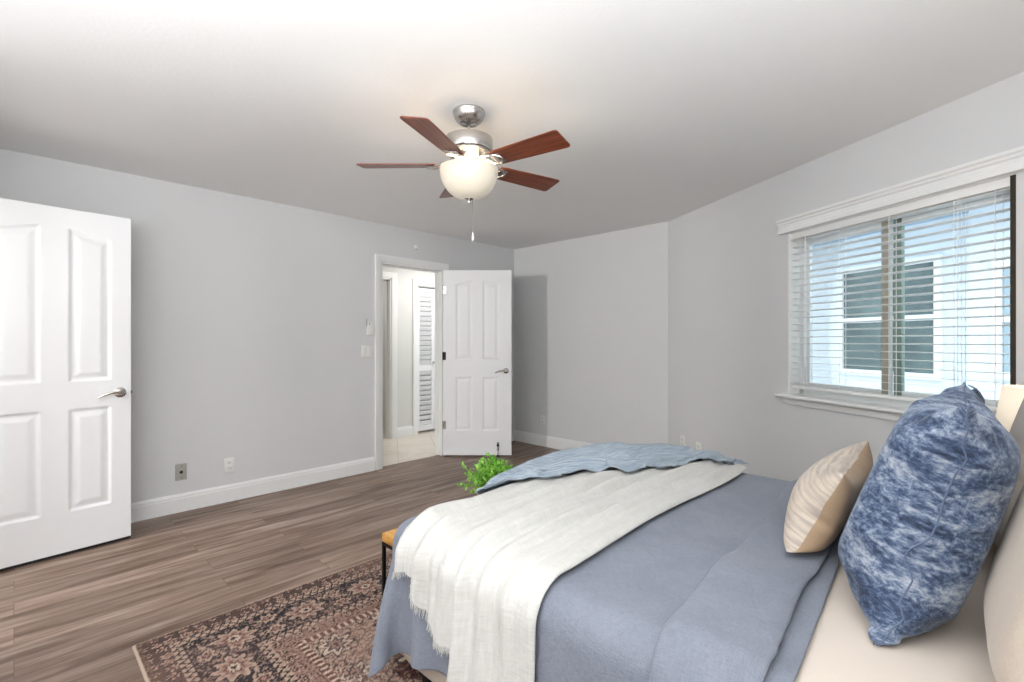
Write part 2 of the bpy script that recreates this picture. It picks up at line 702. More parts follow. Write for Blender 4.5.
baseboard('baseboard_left', (XCL, YL), (DX0 - .075, YL), (0, -1), 'white baseboard along the left wall beside the doorway')
baseboard('baseboard_corner', (DX1 + .055, YL), (XB, YL), (0, -1), 'short white baseboard behind the open hall door')
baseboard('baseboard_back', (XB, YL), (XB, WC[1]), (-1, 0), 'white baseboard under the end wall')
baseboard('baseboard_window', WC, WE, WN, 'white baseboard under the window wall')
baseboard('baseboard_head', (WE[0], YH), (XR, YH), (0, 1), 'white baseboard behind the bed head')


def casing(name, axis_o, dx, nrm, w, h, cw, label, parent=None, cat='door frame'):
    """three-sided stepped door casing: origin at the left foot of the opening, dx along the wall, nrm to the viewer"""
    o0, dx, nrm = Vector(axis_o), Vector(dx), Vector(nrm)
    bm = bmesh.new()
    Z = Vector((0, 0, 1))
    prof = [(0, 0), (0, .012), (.008, .016), (cw * .55, .017), (cw * .75, .02), (cw, .02), (cw, 0)]
    rings = []
    for base, du, dv in ((o0, -dx, Vector()), (o0 + Z * h, -dx, Z), (o0 + dx * w + Z * h, dx, Z), (o0 + dx * w, dx, Vector())):
        rings.append([bm.verts.new(base + (du + dv) * a + nrm * b) for a, b in prof])
    n = len(prof)
    for r0, r1 in zip(rings, rings[1:]):
        for k in range(n):
            bm.faces.new((r0[k], r0[(k + 1) % n], r1[(k + 1) % n], r1[k]))
    bm.faces.new(rings[0]); bm.faces.new(rings[-1][::-1])
    ob = bm_obj(name, bm, M['trim'], parent, auto=math.radians(25))
    if label:
        S(ob, label, cat)
    return ob


def jamb(name, x0, x1, y0, y1, top, parent):
    bm = bmesh.new()
    for lo, hi in (((x0, y0, 0), (x0 + .018, y1, top)), ((x1 - .018, y0, 0), (x1, y1, top)), ((x0, y0, top - .018), (x1, y1, top))):
        add_box(bm, lo, hi, .001)
    ym = (y0 + y1) / 2
    for lo, hi in (((x0 + .018, ym, 0), (x0 + .03, ym + .03, top - .018)), ((x1 - .03, ym, 0), (x1 - .018, ym + .03, top - .018)),
                   ((x0 + .018, ym, top - .03), (x1 - .018, ym + .03, top - .018))):
        add_box(bm, lo, hi, .001)
    return bm_obj(name, bm, M['trim'], parent, auto=None)


cs = casing('trim_1', (DX0, YL, 0), (1, 0, 0), (0, -1, 0), DX1 - DX0, DTOP, .066, 'white casing around the doorway to the hall')
jamb('jamb', DX0, DX1, YL - .004, YL + .124, DTOP, cs)
st = box('strike_plate', (DX0 + .0175, YL + .02, .90), (DX0 + .0195, YL + .05, .965), M['chrome'], cs)
casing('trim_5', (XCL, YCL + .06, 0), (0, 1, 0), (1, 0, 0), .74, 2.045, .06, 'white casing around the bathroom doorway')


# ------------------------------------------------------------------ doors
def panel_door(name, W, H, panels, loc, rotz, label, parent=None, step=.0065):
    """slab standing on z=0, hinge edge at x=0, faces at y=0 and y=-T; panels (x0,x1,z0,z1,arch) on both faces"""
    T = .035
    nx, nz = int(W / step), int(H / step)
    xs, zs = np.linspace(0, W, nx), np.linspace(0, H, nz)
    X, Z = np.meshgrid(xs, zs, indexing='ij')
    D = np.zeros_like(X)
    for x0, x1, z0, z1, arch in panels:
        if arch:
            q = np.abs(X - W / 2) / (W / 2 - .1)
            ztop = z1 + arch * np.cos(np.clip(q, 0, 1) * PI) * .5
        else:
            ztop = z1
        d = np.minimum(np.minimum(X - x0, x1 - X), np.minimum(Z - z0, ztop - Z))
        prof = np.interp(d, [0, .004, .012, .022, .046, .052], [0, -.004, -.009, -.009, -.003, -.0022])
        D = np.where(d > 0, np.minimum(D, prof), D)
    N = nx * nz
    front = np.stack([X, D, Z], -1).reshape(-1, 3)          # face at y=0, recess goes to -y
    back = np.stack([X, -T - D, Z], -1).reshape(-1, 3)
    idx = np.arange(N).reshape(nx, nz)
    f1 = np.stack([idx[:-1, :-1], idx[:-1, 1:], idx[1:, 1:], idx[1:, :-1]], -1).reshape(-1, 4)
    f2 = f1[:, ::-1] + N
    rim = np.concatenate([idx[:, 0], idx[-1, 1:], idx[-2::-1, -1], idx[0, -2:0:-1]])
    r2 = np.roll(rim, -1)
    f3 = np.stack([rim, r2, r2 + N, rim + N], -1)
    o = mesh_obj(name, np.concatenate([front, back]), np.concatenate([f1, f2, f3]), M['door'], parent, auto=math.radians(50))
    o.location = loc
    o.rotation_euler = (0, 0, rotz)
    props(o, label, 'door', kind='structure')
    return o


def lever(parent, x, z, side, toward):
    """rosette and curved lever on face y=0 (side=1) or y=-T (side=-1), lever pointing along x*toward"""
    y = .0 if side > 0 else -.035
    bm = bmesh.new()
    prof = [(.031, 0), (.031, .004), (.026, .009), (.016, .012), (.011, .014), (.011, .044), (.0, .046)]
    segs = 28
    rings = [[bm.verts.new((x + r * math.cos(2 * PI * k / segs), y + side * h, z + r * math.sin(2 * PI * k / segs))) for k in range(segs)] for r, h in prof[:-1]]
    for a, b in zip(rings, rings[1:]):
        for k in range(segs):
            bm.faces.new((a[k], a[(k + 1) % segs], b[(k + 1) % segs], b[k]))
    bm.faces.new(rings[0]); bm.faces.new(rings[-1])
    pts, rad = [], []
    for k in range(9):
        u = k / 8
        pts.append((x + toward * .115 * u, y + side * (.042 + .006 * math.sin(PI * u)), z + .008 * math.sin(PI * u * 1.1) - .016 * u * u))
        rad.append(.0105 - .004 * u)
    add_tube(bm, pts, rad, 10)
    return bm_obj('lever_handle', bm, M['chrome'], parent)


# near door, open along the left wall
E0 = np.array([.518, 3.878]); dd = np.array([-.994, -.108]); dd /= np.linalg.norm(dd)
WN1 = .711
hinge = E0 + dd * WN1
pan1 = [(WN1 - .294, WN1 - .10, 1.0, 1.885, .045), (.10, .294, 1.0, 1.885, .045), (WN1 - .294, WN1 - .10, .235, .835, 0), (.10, .294, .235, .835, 0)]
rot1 = math.atan2(-dd[1], -dd[0])
# face y=-T must look at the room (-Y), hinge at the origin
nrm1 = np.array([math.sin(rot1), -math.cos(rot1)])
off1 = -nrm1 * .035
d1 = panel_door('door_1', WN1, 2.015, pan1, (hinge[0] + off1[0], hinge[1] + off1[1], .022), rot1,
                'white four panel bathroom door standing open along the left wall')
lever(d1, WN1 - .055, .915, -1, -1)
lever(d1, WN1 - .055, .915, 1, -1)
box('latch', (WN1 - .001, -.024, .905), (WN1 + .010, -.012, .925), M['chrome'], d1, .002)
box('door_sweep', (.005, -.028, -.016), (WN1 - .002, -.008, .001), M['black_rubber'], d1)
for hz in (.2, 1.0, 1.8):
    tube('hinge', [(-.005, -.002, hz - .045), (-.005, -.002, hz + .045)], .006, M['chrome'], d1)

# hall door, swung open into the room
HW = .742
pan2 = [(.135, .312, 1.045, 1.885, .05), (HW - .312, HW - .135, 1.045, 1.885, .05), (.135, .312, .27, .85, 0), (HW - .312, HW - .135, .27, .85, 0)]
rot2 = math.atan2(-.7186, .6954)
d2 = panel_door('door_2', HW, 2.015, pan2, (DX1 - .006, YL - .021, .016), rot2,
                'white four panel hall door swung open into the room')
lever(d2, HW - .06, .92, -1, -1)
lever(d2, HW - .06, .92, 1, -1)
box('latch', (HW - .001, -.024, .905), (HW + .008, -.012, .93), M['chrome'], d2, .002)
for hz in (.33, 1.08, 1.80):
    bm = bmesh.new()
    add_tube(bm, [(-.004, -.037, hz - .045), (-.004, -.037, hz + .045)], .007, 10)
    add_box(bm, (-.003, -.036, hz - .043), (.028, -.0345, hz + .043))
    bm_obj('hinge', bm, M['black_metal'] if 1 < hz < 1.2 else M['chrome'], d2)
# the foot-operated stop on the lower corner of the hall door
ds = bmesh.new()
SX, SYY = .595, -.049
for za, zb, r0, r1 in ((.10, .125, .016, .010), (.125, .142, .009, .008), (-.012, .004, .012, .012)):
    add_lathe(ds, [(r0, za), (r1, zb)], 16, (SX, SYY))
stop = bm_obj('door_stop', ds, M['black_rubber'], d2)
stop_rod = tube('stop_rod', [(SX, SYY, .003), (SX, SYY, .102)], .0055, M['chrome'], stop)
box('stop_bracket', (SX - .012, -.047, .05), (SX + .012, -.0345, .09), M['chrome'], stop, .002)

# ------------------------------------------------------------------ hall beyond the doorway
HY = 5.45
S(slab('floor_hall', [(2.0, YL + .06), (5.2, YL + .06), (5.2, 6.8), (2.0, 6.8)], -.12, .0, M['tile']), 'beige square tile floor of the hall', 'floor')
S(slab('ceiling_hall', [(1.9, YL + .12), (5.3, YL + .12), (5.3, 6.9), (1.9, 6.9)], CEIL, CEIL + .1, M['ceiling']), 'white hall ceiling', 'ceiling')
S(wall_mesh('wall_hall', (2.0, HY), (5.2, HY), (0, 1), .11, -.02, CEIL + .01, [(.5, 1.39, -.02, 2.07), (1.787, 2.70, -.02, 2.03)], M['hall_wall']),
  'pale wall across the hall with two openings', 'wall')
S(wall_mesh('wall_hall_left', (2.0, YL + .12), (2.0, 6.8), (-1, 0), .1, -.02, CEIL + .01, [], M['hall_wall']), 'pale left end wall of the hall', 'wall')
S(wall_mesh('wall_hall_right', (5.2, YL + .12), (5.2, 6.8), (1, 0), .1, -.02, CEIL + .01, [], M['hall_wall']), 'pale right end wall of the hall', 'wall')
S(wall_mesh('wall_hall_back', (2.0, 6.8), (5.2, 6.8), (0, 1), .1, -.02, CEIL + .01, [], M['hall_wall']), 'pale wall of the room beyond the hall', 'wall')
S(wall_mesh('wall_hall_partition', (3.72, HY + .11), (3.72, 6.8), (-1, 0), .1, -.02, CEIL + .01, [], M['hall_wall']), 'pale partition between hall closet and far room', 'wall')
c2 = casing('trim_2', (2.5, HY, 0), (1, 0, 0), (0, -1, 0), .89, 2.07, .075, 'white casing of the doorway across the hall')
jamb('jamb', 2.5, 3.39, HY - .003, HY + .113, 2.07, c2)
c3 = casing('trim_3', (3.787, HY, 0), (1, 0, 0), (0, -1, 0), .913, 2.03, .07, 'white casing of the louvered closet')
jamb('jamb', 3.787, 4.70, HY + .0, HY + .113, 2.03, c3)
baseboard('baseboard_hall', (3.465, HY), (3.717, HY), (0, -1), 'white baseboard between the two hall openings')


def louver_leaf(name, x0, w, y, label):
    bm = bmesh.new()
    z0, z1, st_, T = .03, 1.985, .042, .028
    for a, b in ((x0, x0 + st_), (x0 + w - st_, x0 + w)):
        add_box(bm, (a, y, z0), (b, y + T, z1), .002)
    for a, b in ((z0, z0 + .07), (.85, .93), (z1 - .05, z1)):
        add_box(bm, (x0 + st_, y + .002, a), (x0 + w - st_, y + T - .002, b), .002)
    root = bm_obj(name, bm, M['door'], auto=None)
    sl = bmesh.new()
    for a, b in ((z0 + .07, .85), (.93, z1 - .05)):
        n = int(round((b - a) / .066))
        for k in range(n):
            zc = a + (k + .5) * (b - a) / n
            R = Matrix.Translation((0, y + T / 2, zc)) @ Matrix.Rotation(math.radians(-66), 4, 'X')
            add_box(sl, (x0 + st_ - .003, -.031, -.004), (x0 + w - st_ + .003, .031, .004), .002, R)
    bm_obj('louvers', sl, M['door'], root, auto=None)
    props(root, label, 'closet door', kind='structure')
    return root


lf = louver_leaf('door_3', 3.807, .285, HY + .03, 'white louvered bifold closet leaf seen through the doorway')
lathe('knob', [(.006, -.03), (.016, -.022), (.018, -.012), (.008, 0)], M['chrome'], lf, 18).matrix_local = \
    Matrix.Translation((3.807 + .285 - .02, HY + .03, .96)) @ Matrix.Rotation(-PI / 2, 4, 'X')
louver_leaf('door_4', 4.096, .285, HY + .03, 'second white louvered closet leaf, mostly behind the hall door')

# ------------------------------------------------------------------ things on the walls


def wall_frame(name, p, nrm, label, cat, group=None):
    """an Empty on a wall: local x along the wall, local y out of it"""
    return empty(name, p, (0, 0, math.atan2(nrm[1], nrm[0]) - PI / 2), label, cat, group)


def duplex(p, nrm, label, mat='plastic'):
    r = wall_frame('wall_outlet', p, nrm, label, 'outlet', None)
    bm = bmesh.new(); add_box(bm, (-.036, .0, -.058), (.036, .006, .058), .003)
    bm_obj('cover_plate', bm, M[mat], r)
    for s in (-1, 1):
        bm = bmesh.new(); add_box(bm, (-.017, .004, s * .021 - .0145), (.017, .009, s * .021 + .0145), .004)
        sk = bm_obj('socket', bm, M[mat], r)
        bm = bmesh.new()
        for dx in (-.007, .007):
            add_box(bm, (dx - .0013, .0085, s * .021 - .002), (dx + .0013, .0096, s * .021 + .008))
        add_box(bm, (-.0025, .0085, s * .021 - .010), (.0025, .0096, s * .021 - .0055))
        bm_obj('slots', bm, M['dark'], sk, auto=None)
    return r


duplex((1.176, YL, .285), (0, -1), 'white duplex outlet low on the left wall, right of the grey cable plate')
duplex((XB, 3.756, .312), (-1, 0), 'white outlet low on the end wall behind the hall door')
q = WC + WD * .244
duplex((q[0], q[1], .330), WN, 'white outlet on the window wall, nearer the corner')
q = WC + WD * .477
duplex((q[0], q[1], .318), WN, 'white outlet on the window wall, nearer the bed')

r = wall_frame('cable_plate', (.859, YL, .292), (0, -1), 'grey beige cable jack plate low on the left wall', 'cable plate')
bm = bmesh.new(); add_box(bm, (-.036, .0, -.06), (.036, .006, .06), .003); bm_obj('cover_plate', bm, M['grey_plastic'], r)
jk = lathe('jack', [(.011, 0), (.011, .005), (.006, .006), (.006, .014)], M['dark'], r, 16)
jk.matrix_local = Matrix.Translation((0, .004, 0)) @ Matrix.Rotation(-PI / 2, 4, 'X')
for s in (-1, 1):
    sc = lathe('screw', [(.0035, 0), (.0035, .003)], M['dark'], r, 10)
    sc.matrix_local = Matrix.Translation((0, .005, s * .042)) @ Matrix.Rotation(-PI / 2, 4, 'X')

r = wall_frame('light_switch', (2.362, YL, 1.164), (0, -1), 'white double light switch plate beside the hall doorway', 'light switch')
bm = bmesh.new(); add_box(bm, (-.058, .0, -.058), (.058, .006, .058), .003); bm_obj('cover_plate', bm, M['plastic'], r)
for s in (-1, 1):
    bm = bmesh.new(); add_box(bm, (s * .024 - .016, .004, -.033), (s * .024 + .016, .009, .033), .002); bm_obj('rocker', bm, M['plastic'], r)

r = wall_frame('remote_holder', (2.395, YL, 1.40), (0, -1), 'small white fan remote in a wall holder above the switch', 'remote holder')
bm = bmesh.new(); add_box(bm, (-.032, 0, -.085), (.032, .022, .02), .006); bm_obj('cradle', bm, M['plastic'], r)
bm = bmesh.new(); add_box(bm, (-.024, .005, -.06), (.024, .018, .045), .005); rm = bm_obj('remote', bm, M['plastic'], r)
bm = bmesh.new(); add_box(bm, (.034, 0, .0), (.041, .012, .075), .002); bm_obj('hook', bm, M['grey_plastic'], r)
bm = bmesh.new(); add_box(bm, (.006, .017, .022), (.016, .02, .032), .001); bm_obj('button', bm, M['dark'], rm)

r = wall_frame('wall_sensor', (2.93, YL, 2.245), (0, -1), 'tiny white round sensor high on the wall above the hall doorway', 'sensor')
sn = lathe('sensor_cap', [(.022, 0), (.022, .006), (.014, .014), (.006, .016)], M['plastic'], r, 24)
sn.matrix_local = Matrix.Rotation(-PI / 2, 4, 'X')
bm = bmesh.new(); add_box(bm, (-.006, .0, -.034), (.006, .008, -.018), .001); bm_obj('sensor_tab', bm, M['grey_plastic'], r)

# ------------------------------------------------------------------ window, blind, neighbour house
WANG = math.atan2(WD[1], WD[0])
WM = Matrix.Translation((WC[0], WC[1], 0)) @ Matrix.Rotation(WANG, 4, 'Z')      # local x = s, local y: check sign
YIN = 1 if (WM.to_3x3() @ Vector((0, 1, 0))).xy.dot(Vector(WN)) > 0 else -1     # +1 when local y points into the room


def wbox(bm, s0, s1, y0, y1, z0, z1, bevel=0):
    """y is depth into the room (negative: towards outside)"""
    a, b = sorted((y0 * YIN, y1 * YIN))
    add_box(bm, (s0, a, z0), (s1, b, z1), bevel)


def wobj(name, bm, mat, parent=None, auto=math.radians(35)):
    o = bm_obj(name, bm, mat, parent, auto)
    if parent is None:
        o.matrix_world = WM
    return o


win = bmesh.new()
for a in ((W0, W0 + .045, WZ0, WZ1), (W1 - .03, W1, WZ0, WZ1), (W0, W1, WZ0, WZ0 + .045), (W0, W1, WZ1 - .045, WZ1)):
    wbox(win, a[0], a[1], -.15, -.085, a[2], a[3], .003)
win = wobj('window_1', win, M['vinyl'])
S(win, 'sliding window behind the white blind', 'window')
bm = bmesh.new()
wbox(bm, W0, W0 + .012, -.085, .0, WZ0, WZ1); wbox(bm, W0, W1, -.085, 0, WZ1 - .012, WZ1)
wobj('reveal', bm, M['trim'], win, None)
bm = bmesh.new(); wbox(bm, W1 - .024, W1, -.085, -.006, WZ0, WZ1)
wobj('side_track', bm, M['bronze_dark'], win, None)
SM = 2.055
for (a, b, y) in ((W0 + .045, SM, -.105), (SM, W1 - .03, -.13)):
    bm = bmesh.new()
    zz0, zz1 = WZ0 + .045, WZ1 - .045
    for e in ((a, a + .04, zz0, zz1), (b - .04, b, zz0, zz1), (a + .04, b - .04, zz0, zz0 + .04), (a + .04, b - .04, zz1 - .04, zz1)):
        wbox(bm, e[0], e[1], y - .011, y + .011, e[2], e[3], .002)
    f = wobj('sash', bm, M['vinyl'], win)
    bm = bmesh.new(); e_ = (SM - .048, SM - .001) if y > -.12 else (SM + .001, SM + .045)
    wbox(bm, e_[0], e_[1], y - .013, y + .013, zz0 - .001, zz1 + .001, .002)
    wobj('meeting_stile', bm, M['bronze'] if y > -.12 else M['green_frame'], f)
    bm = bmesh.new(); wbox(bm, a + .04, b - .04, y - .002, y + .002, zz0 + .04, zz1 - .04)
    wobj('pane', bm, M['glass'], f, None)

# head moulding, stool and apron
prof = [(0, 1.992), (.042, 1.992), (.042, 2.018), (.036, 2.022), (.036, 2.045), (.046, 2.052), (.046, 2.062), (.056, 2.07), (.056, 2.084), (0, 2.084)]


def wprism(name, prof, s0, s1, mat, label, parent=None):
    p0, p1 = WC + WD * s0, WC + WD * s1
    o = prism(name, prof, (*p0, 0), (*p1, 0), (*WN, 0), mat, parent)
    if label:
        S(o, label, 'window trim')
    return o


wprism('trim_6', prof, 1.392, 2.742, M['trim'], 'white moulded head trim above the window blind')
wprism('trim_7', [(-.085, .878), (.055, .878), (.062, .884), (.062, .893), (.056, .899), (-.085, .899)], 1.388, 2.742, M['trim'], 'white window stool below the blind')
wprism('trim_8', [(0, .832), (.014, .832), (.018, .84), (.018, .868), (.024, .8775), (0, .8775)], 1.412, 2.71, M['trim'], 'white apron board under the window stool')

bl = empty('window_blind', (WC[0], WC[1], 0), (0, 0, WANG), 'white horizontal slat blind hanging lowered over the window', 'blind')
BS0, BS1, BY = W0 + .006, 2.648, -.040
bm = bmesh.new(); wbox(bm, BS0, BS1, BY - .022, BY + .028, 1.945, 1.988, .002); bm_obj('headrail', bm, M['blind'], bl)
bm = bmesh.new()
NS = 23
for k in range(NS):
    z = .985 + (1.935 - .985) * k / (NS - 1)
    R = Matrix.Translation((0, BY * YIN, z)) @ Matrix.Rotation(math.radians(5) * YIN, 4, 'X')
    add_box(bm, (BS0, -.024, -.0014), (BS1, .024, .0014), 0, R)
bm_obj('slats', bm, M['blind'], bl, None)
bm = bmesh.new(); wbox(bm, BS0, BS1, BY - .025, BY + .025, .942, .962, .003); bm_obj('bottom_rail', bm, M['blind'], bl)
for s in (1.515, 1.81, 2.11, 2.43, 2.585):
    bm = bmesh.new()
    for dy in (-.026, .026):
        for ds_ in ((-.008, .008) if s in (1.515, 2.43) else (0,)):
            wbox(bm, s + ds_ - .0013, s + ds_ + .0013, BY + dy - .001, BY + dy + .001, .955, 1.95)
    bm_obj('ladder_cord', bm, M['blind'], bl, None)
bm = bmesh.new(); add_tube(bm, [(1.575, (BY + .036) * YIN, 1.95), (1.577, (BY + .038) * YIN, 1.14)], .003, 8)
add_tube(bm, [(1.577, (BY + .038) * YIN, 1.14), (1.577, (BY + .038) * YIN, 1.09)], [.003, .006], 8)
bm_obj('tilt_wand', bm, M['blind'], bl)

# neighbour house
NB = -1.8
nh = bmesh.new()
for e in ((-3.5, 1.44, -1.0, 4.2, NB - .3, NB), (1.44, 5.5, -1.0, 4.2, NB - .3, NB + .10)):
    wbox(nh, e[0], e[1], e[4], e[5], e[2], e[3])
nh = wobj('neighbour_house', nh, M['stucco'], auto=None)
props(nh, 'white stucco neighbouring house seen through the blind', 'house')
bm = bmesh.new()
wbox(bm, -3.5, 5.5, NB, NB + .62, 2.27, 2.40)
wobj('soffit', bm, M['soffit'], nh, None)


def nwindow(s0, s1, z0, z1, y, mat='dark_glass'):
    bm = bmesh.new()
    w = .055
    for e in ((s0, s0 + w, z0, z1), (s1 - w, s1, z0, z1), (s0 + w, s1 - w, z0, z0 + w), (s0 + w, s1 - w, z1 - w, z1), (s0 + w, s1 - w, (z0 + z1) / 2 - .02, (z0 + z1) / 2 + .03)):
        wbox(bm, e[0], e[1], y - .02, y + .03, e[2], e[3], .003)
    f = wobj('window', bm, M['vinyl'], nh)
    bm = bmesh.new(); wbox(bm, s0 + w, s1 - w, y - .01, y + .008, z0 + w, z1 - w)
    wobj('pane', bm, M[mat], f, None)
    return f


nwindow(.26, 1.2, .93, 1.98, NB)
nwindow(1.60, 2.5, .98, 1.85, NB + .10, 'curtain_blue')
gp = [WC - WN * .2 + WD * -4, WC - WN * .2 + WD * 6, WC - WN * 2.2 + WD * 6, WC - WN * 2.2 + WD * -4]
S(slab('ground', [tuple(p) for p in gp], -.6, -.5, M['ground']), 'concrete side yard between the houses', 'ground')

# ------------------------------------------------------------------ ceiling fan
FX, FY = 1.602, 1.853
fan = empty('ceiling_fan', (FX, FY, CEIL), (0, 0, 0), 'brushed nickel ceiling fan with five cherry blades and lit bowl', 'ceiling fan')
z = lambda a: a - CEIL
lathe('canopy', [(.0, z(2.4199)), (.081, z(2.4199)), (.083, z(2.412)), (.0805, z(2.408)), (.080, z(2.402)), (.074, z(2.386)), (.062, z(2.370)), (.050, z(2.361)), (.046, z(2.360)), (.042, z(2.363)), (.036, z(2.375)), (.0, z(2.375))], M['nickel'], fan, 48)
lathe('downrod', [(.009, z(2.38)), (.009, z(2.30)), (.018, z(2.298)), (.018, z(2.275))][::-1], M['nickel'], fan, 20)
lathe('motor_housing', [(.0, z(2.285)), (.05, z(2.285)), (.112, z(2.284)), (.118, z(2.281)), (.120, z(2.275)), (.120, z(2.222)), (.116, z(2.214)), (.0, z(2.212))], M['nickel'], fan, 56)
bm = bmesh.new()
add_lathe(bm, [(.0, z(2.213)), (.112, z(2.2125)), (.113, z(2.206)), (.088, z(2.182)), (.070, z(2.170)), (.064, z(2.135)), (.074, z(2.122)), (.0, z(2.12))], 48)
for k in range(20):
    a = 2 * PI * k / 20
    R = Matrix.Rotation(a, 4, 'Z') @ Matrix.Translation((.086, 0, z(2.191))) @ Matrix.Rotation(math.radians(-48), 4, 'Y')
    add_box(bm, (-.020, -.005, -.003), (.020, .005, .007), .002, R)
bm_obj('light_fitter', bm, M['nickel'], fan)
# bowl shade: open at the top
bm = bmesh.new()
prof = []
for k in range(15):
    a = k / 14 * PI / 2
    prof.append((.143 * math.cos(a) ** .8 if k < 14 else .012, z(2.119) - .136 * math.sin(a) ** 1.12))
prof = [(.137, z(2.125)), (.145, z(2.127))] + prof
add_lathe(bm, prof, 56, cap=False)
bowl = bm_obj('bowl_shade', bm, M['bowl'], fan)
sol = bowl.modifiers.new('thick', 'SOLIDIFY'); sol.thickness = .004; sol.offset = 1
FZ = .030
lathe('finial', [(.003, z(1.956)), (.008, z(1.959)), (.009, z(1.967)), (.005, z(1.971)), (.022, z(1.977)), (.024, z(1.983)), (.012, z(1.995))], M['chrome'], fan, 20)
ch = tube('pull_chain', [(.012, -.012, z(1.979)), (.013, -.013, z(1.905)), (.0135, -.0135, z(1.806))], .0016, M['chrome'], fan, 6)
lathe('pull_knob', [(.002, z(1.808)), (.004, z(1.803)), (.0075, z(1.778)), (.005, z(1.768)), (.001, z(1.765))], M['plastic'], ch, 14, (.0135, -.0135))


def blade_mesh():
    bm = bmesh.new()
    out = [(.165, -.050), (.180, -.056), (.538, -.068), (.549, -.064), (.555, -.055), (.555, .055), (.549, .064), (.538, .068), (.180, .056), (.165, .050)]
    top = [bm.verts.new((x, y, .003)) for x, y in out]
    bot = [bm.verts.new((x, y, -.003)) for x, y in out]
    n = len(out)
    bm.faces.new(top); bm.faces.new(bot[::-1])
    for k in range(n):
        bm.faces.new((top[k], bot[k], bot[(k + 1) % n], top[(k + 1) % n]))
    bmesh.ops.bevel(bm, geom=[e for e in bm.edges if len(e.link_faces) == 2 and abs(e.verts[0].co.z - e.verts[1].co.z) < 1e-6], offset=.0012, segments=1, affect='EDGES')
    return bm


def iron_mesh():
    bm = bmesh.new()
    for s in (-1, 1):
        pts = [(.085, s * .012, .016), (.115, s * .030, .010), (.15, s * .040, -.002), (.185, s * .036, -.008), (.205, s * .018, -.0085), (.212, 0, -.0085)]
        add_tube(bm, pts, [.008, .0075, .007, .0065, .006, .006], 8)
    add_tube(bm, [(.07, 0, .022), (.10, 0, .012), (.135, 0, .0)], [.012, .010, .006], 8)
    add_box(bm, (.165, -.036, -.0085), (.215, .036, -.0045), .002)
    return bm


base_b = base_i = None
for k in range(5):
    th = math.radians(-36.6 + 72 * k)              # angle in (right, depth) of the camera
    dx = math.cos(th) * SY + math.sin(th) * CY
    dy = -math.cos(th) * CY + math.sin(th) * SY
    Mt = Matrix.Translation((0, 0, z(2.148))) @ Matrix.Rotation(math.atan2(dy, dx), 4, 'Z') @ Matrix.Rotation(math.radians(-12), 4, 'X')
    if k == 0:
        base_b = bm_obj('blade', blade_mesh(), M['blade'], fan, auto=None)
        base_i = bm_obj('blade_iron', iron_mesh(), M['nickel'], fan)
        ob, oi = base_b, base_i
    else:
        ob, oi = base_b.copy(), base_i.copy()
        for o in (ob, oi):
            COL.objects.link(o)
            o.parent = fan
    ob.matrix_local = Mt
    oi.matrix_local = Mt
pl = bpy.data.lights.new('fan_bulb', 'POINT'); pl.energy = 8; pl.color = (1, .91, .78); pl.shadow_soft_size = .05
po = bpy.data.objects.new('fan_bulb', pl); po.location = (0, 0, z(2.10)); po.parent = fan; COL.objects.link(po)


# ------------------------------------------------------------------ cloth solver
def grid_sets(n, m, bend=True, shear=1.0):
    I = np.arange(n * m).reshape(n, m)
    sets = []

    def add(a, b, w):
        sets.append((a.ravel(), b.ravel(), w))
    for p in (0, 1):
        a, b = I[p:-1:2, :], I[p + 1::2, :]
        add(a, b[:a.shape[0]], 1.0)
        a, b = I[:, p:-1:2], I[:, p + 1::2]
        add(a, b[:, :a.shape[1]], 1.0)
    for p in (0, 1):
        r0, r1 = I[p:-1:2], I[p + 1::2][:len(I[p:-1:2])]
        for q_ in (0, 1):
            a = r0[:, q_:-1:2]; b = r1[:, q_ + 1::2][:, :a.shape[1]]
            add(a, b, .35 * shear)
            a = r1[:, q_:-1:2]; b = r0[:, q_ + 1::2][:, :a.shape[1]]
            add(a, b, .35 * shear)
    if bend:
        for p in (0, 1, 2, 3):
            a = I[p:-2:4]
            if a.size: add(a, I[p + 2::4][:a.shape[0]], .12)
            a = I[:, p:-2:4]
            if a.size: add(a, I[:, p + 2::4][:, :a.shape[1]], .12)
    return sets


def simulate(P, rest, n, m, collide, shear=1.0, steps=120, iters=10, g=9.8, dt=1 / 60, damp=.97, friction=.6, pin=None):
    sets = [(a, b, w, np.linalg.norm(rest[a] - rest[b], axis=1)) for a, b, w in grid_sets(n, m, shear=shear)]
    P = P.copy(); V = np.zeros_like(P)
    for _ in range(steps):
        prev = P.copy()
        V[:, 2] -= g * dt
        V *= damp
        P = P + V * dt
        for _i in range(iters):
            for a, b, w, L in sets:
                d = P[b] - P[a]
                l = np.linalg.norm(d, axis=1) + 1e-9
                c = d * ((l - L) / l * .5 * w)[:, None]
                P[a] += c; P[b] -= c
        hit, P2 = collide(P)
        P = P2
        if hit.any():
            P[hit] = prev[hit] * friction + P[hit] * (1 - friction)
            _, P = collide(P)
        if pin is not None:
            P[pin] = prev[pin]
        V = (P - prev) / dt
        sp = np.linalg.norm(V, axis=1, keepdims=True)
        V *= np.minimum(1, 2.5 / (sp + 1e-9))
    return P


def rbox_collider(lo, hi, r, th, floor=.020):
    lo, hi = np.array(lo, float) + r, np.array(hi, float) - r
    ctr = (lo + hi) / 2

    def f(P):
        q = np.clip(P, lo, hi)
        d = P - q
        dist = np.linalg.norm(d, axis=1)
        inside = dist < 1e-6
        hit = dist < r + th
        out = P.copy()
        k = hit & ~inside
        out[k] = q[k] + d[k] / dist[k][:, None] * (r + th)
        out[inside, 2] = hi[2] + r + th
        lowf = out[:, 2] < floor
        out[lowf, 2] = floor
        return hit | lowf, out
    return f


sm = lambda a, b, x: np.clip((x - a) / (b - a), 0, 1) ** 2 * (3 - 2 * np.clip((x - a) / (b - a), 0, 1))


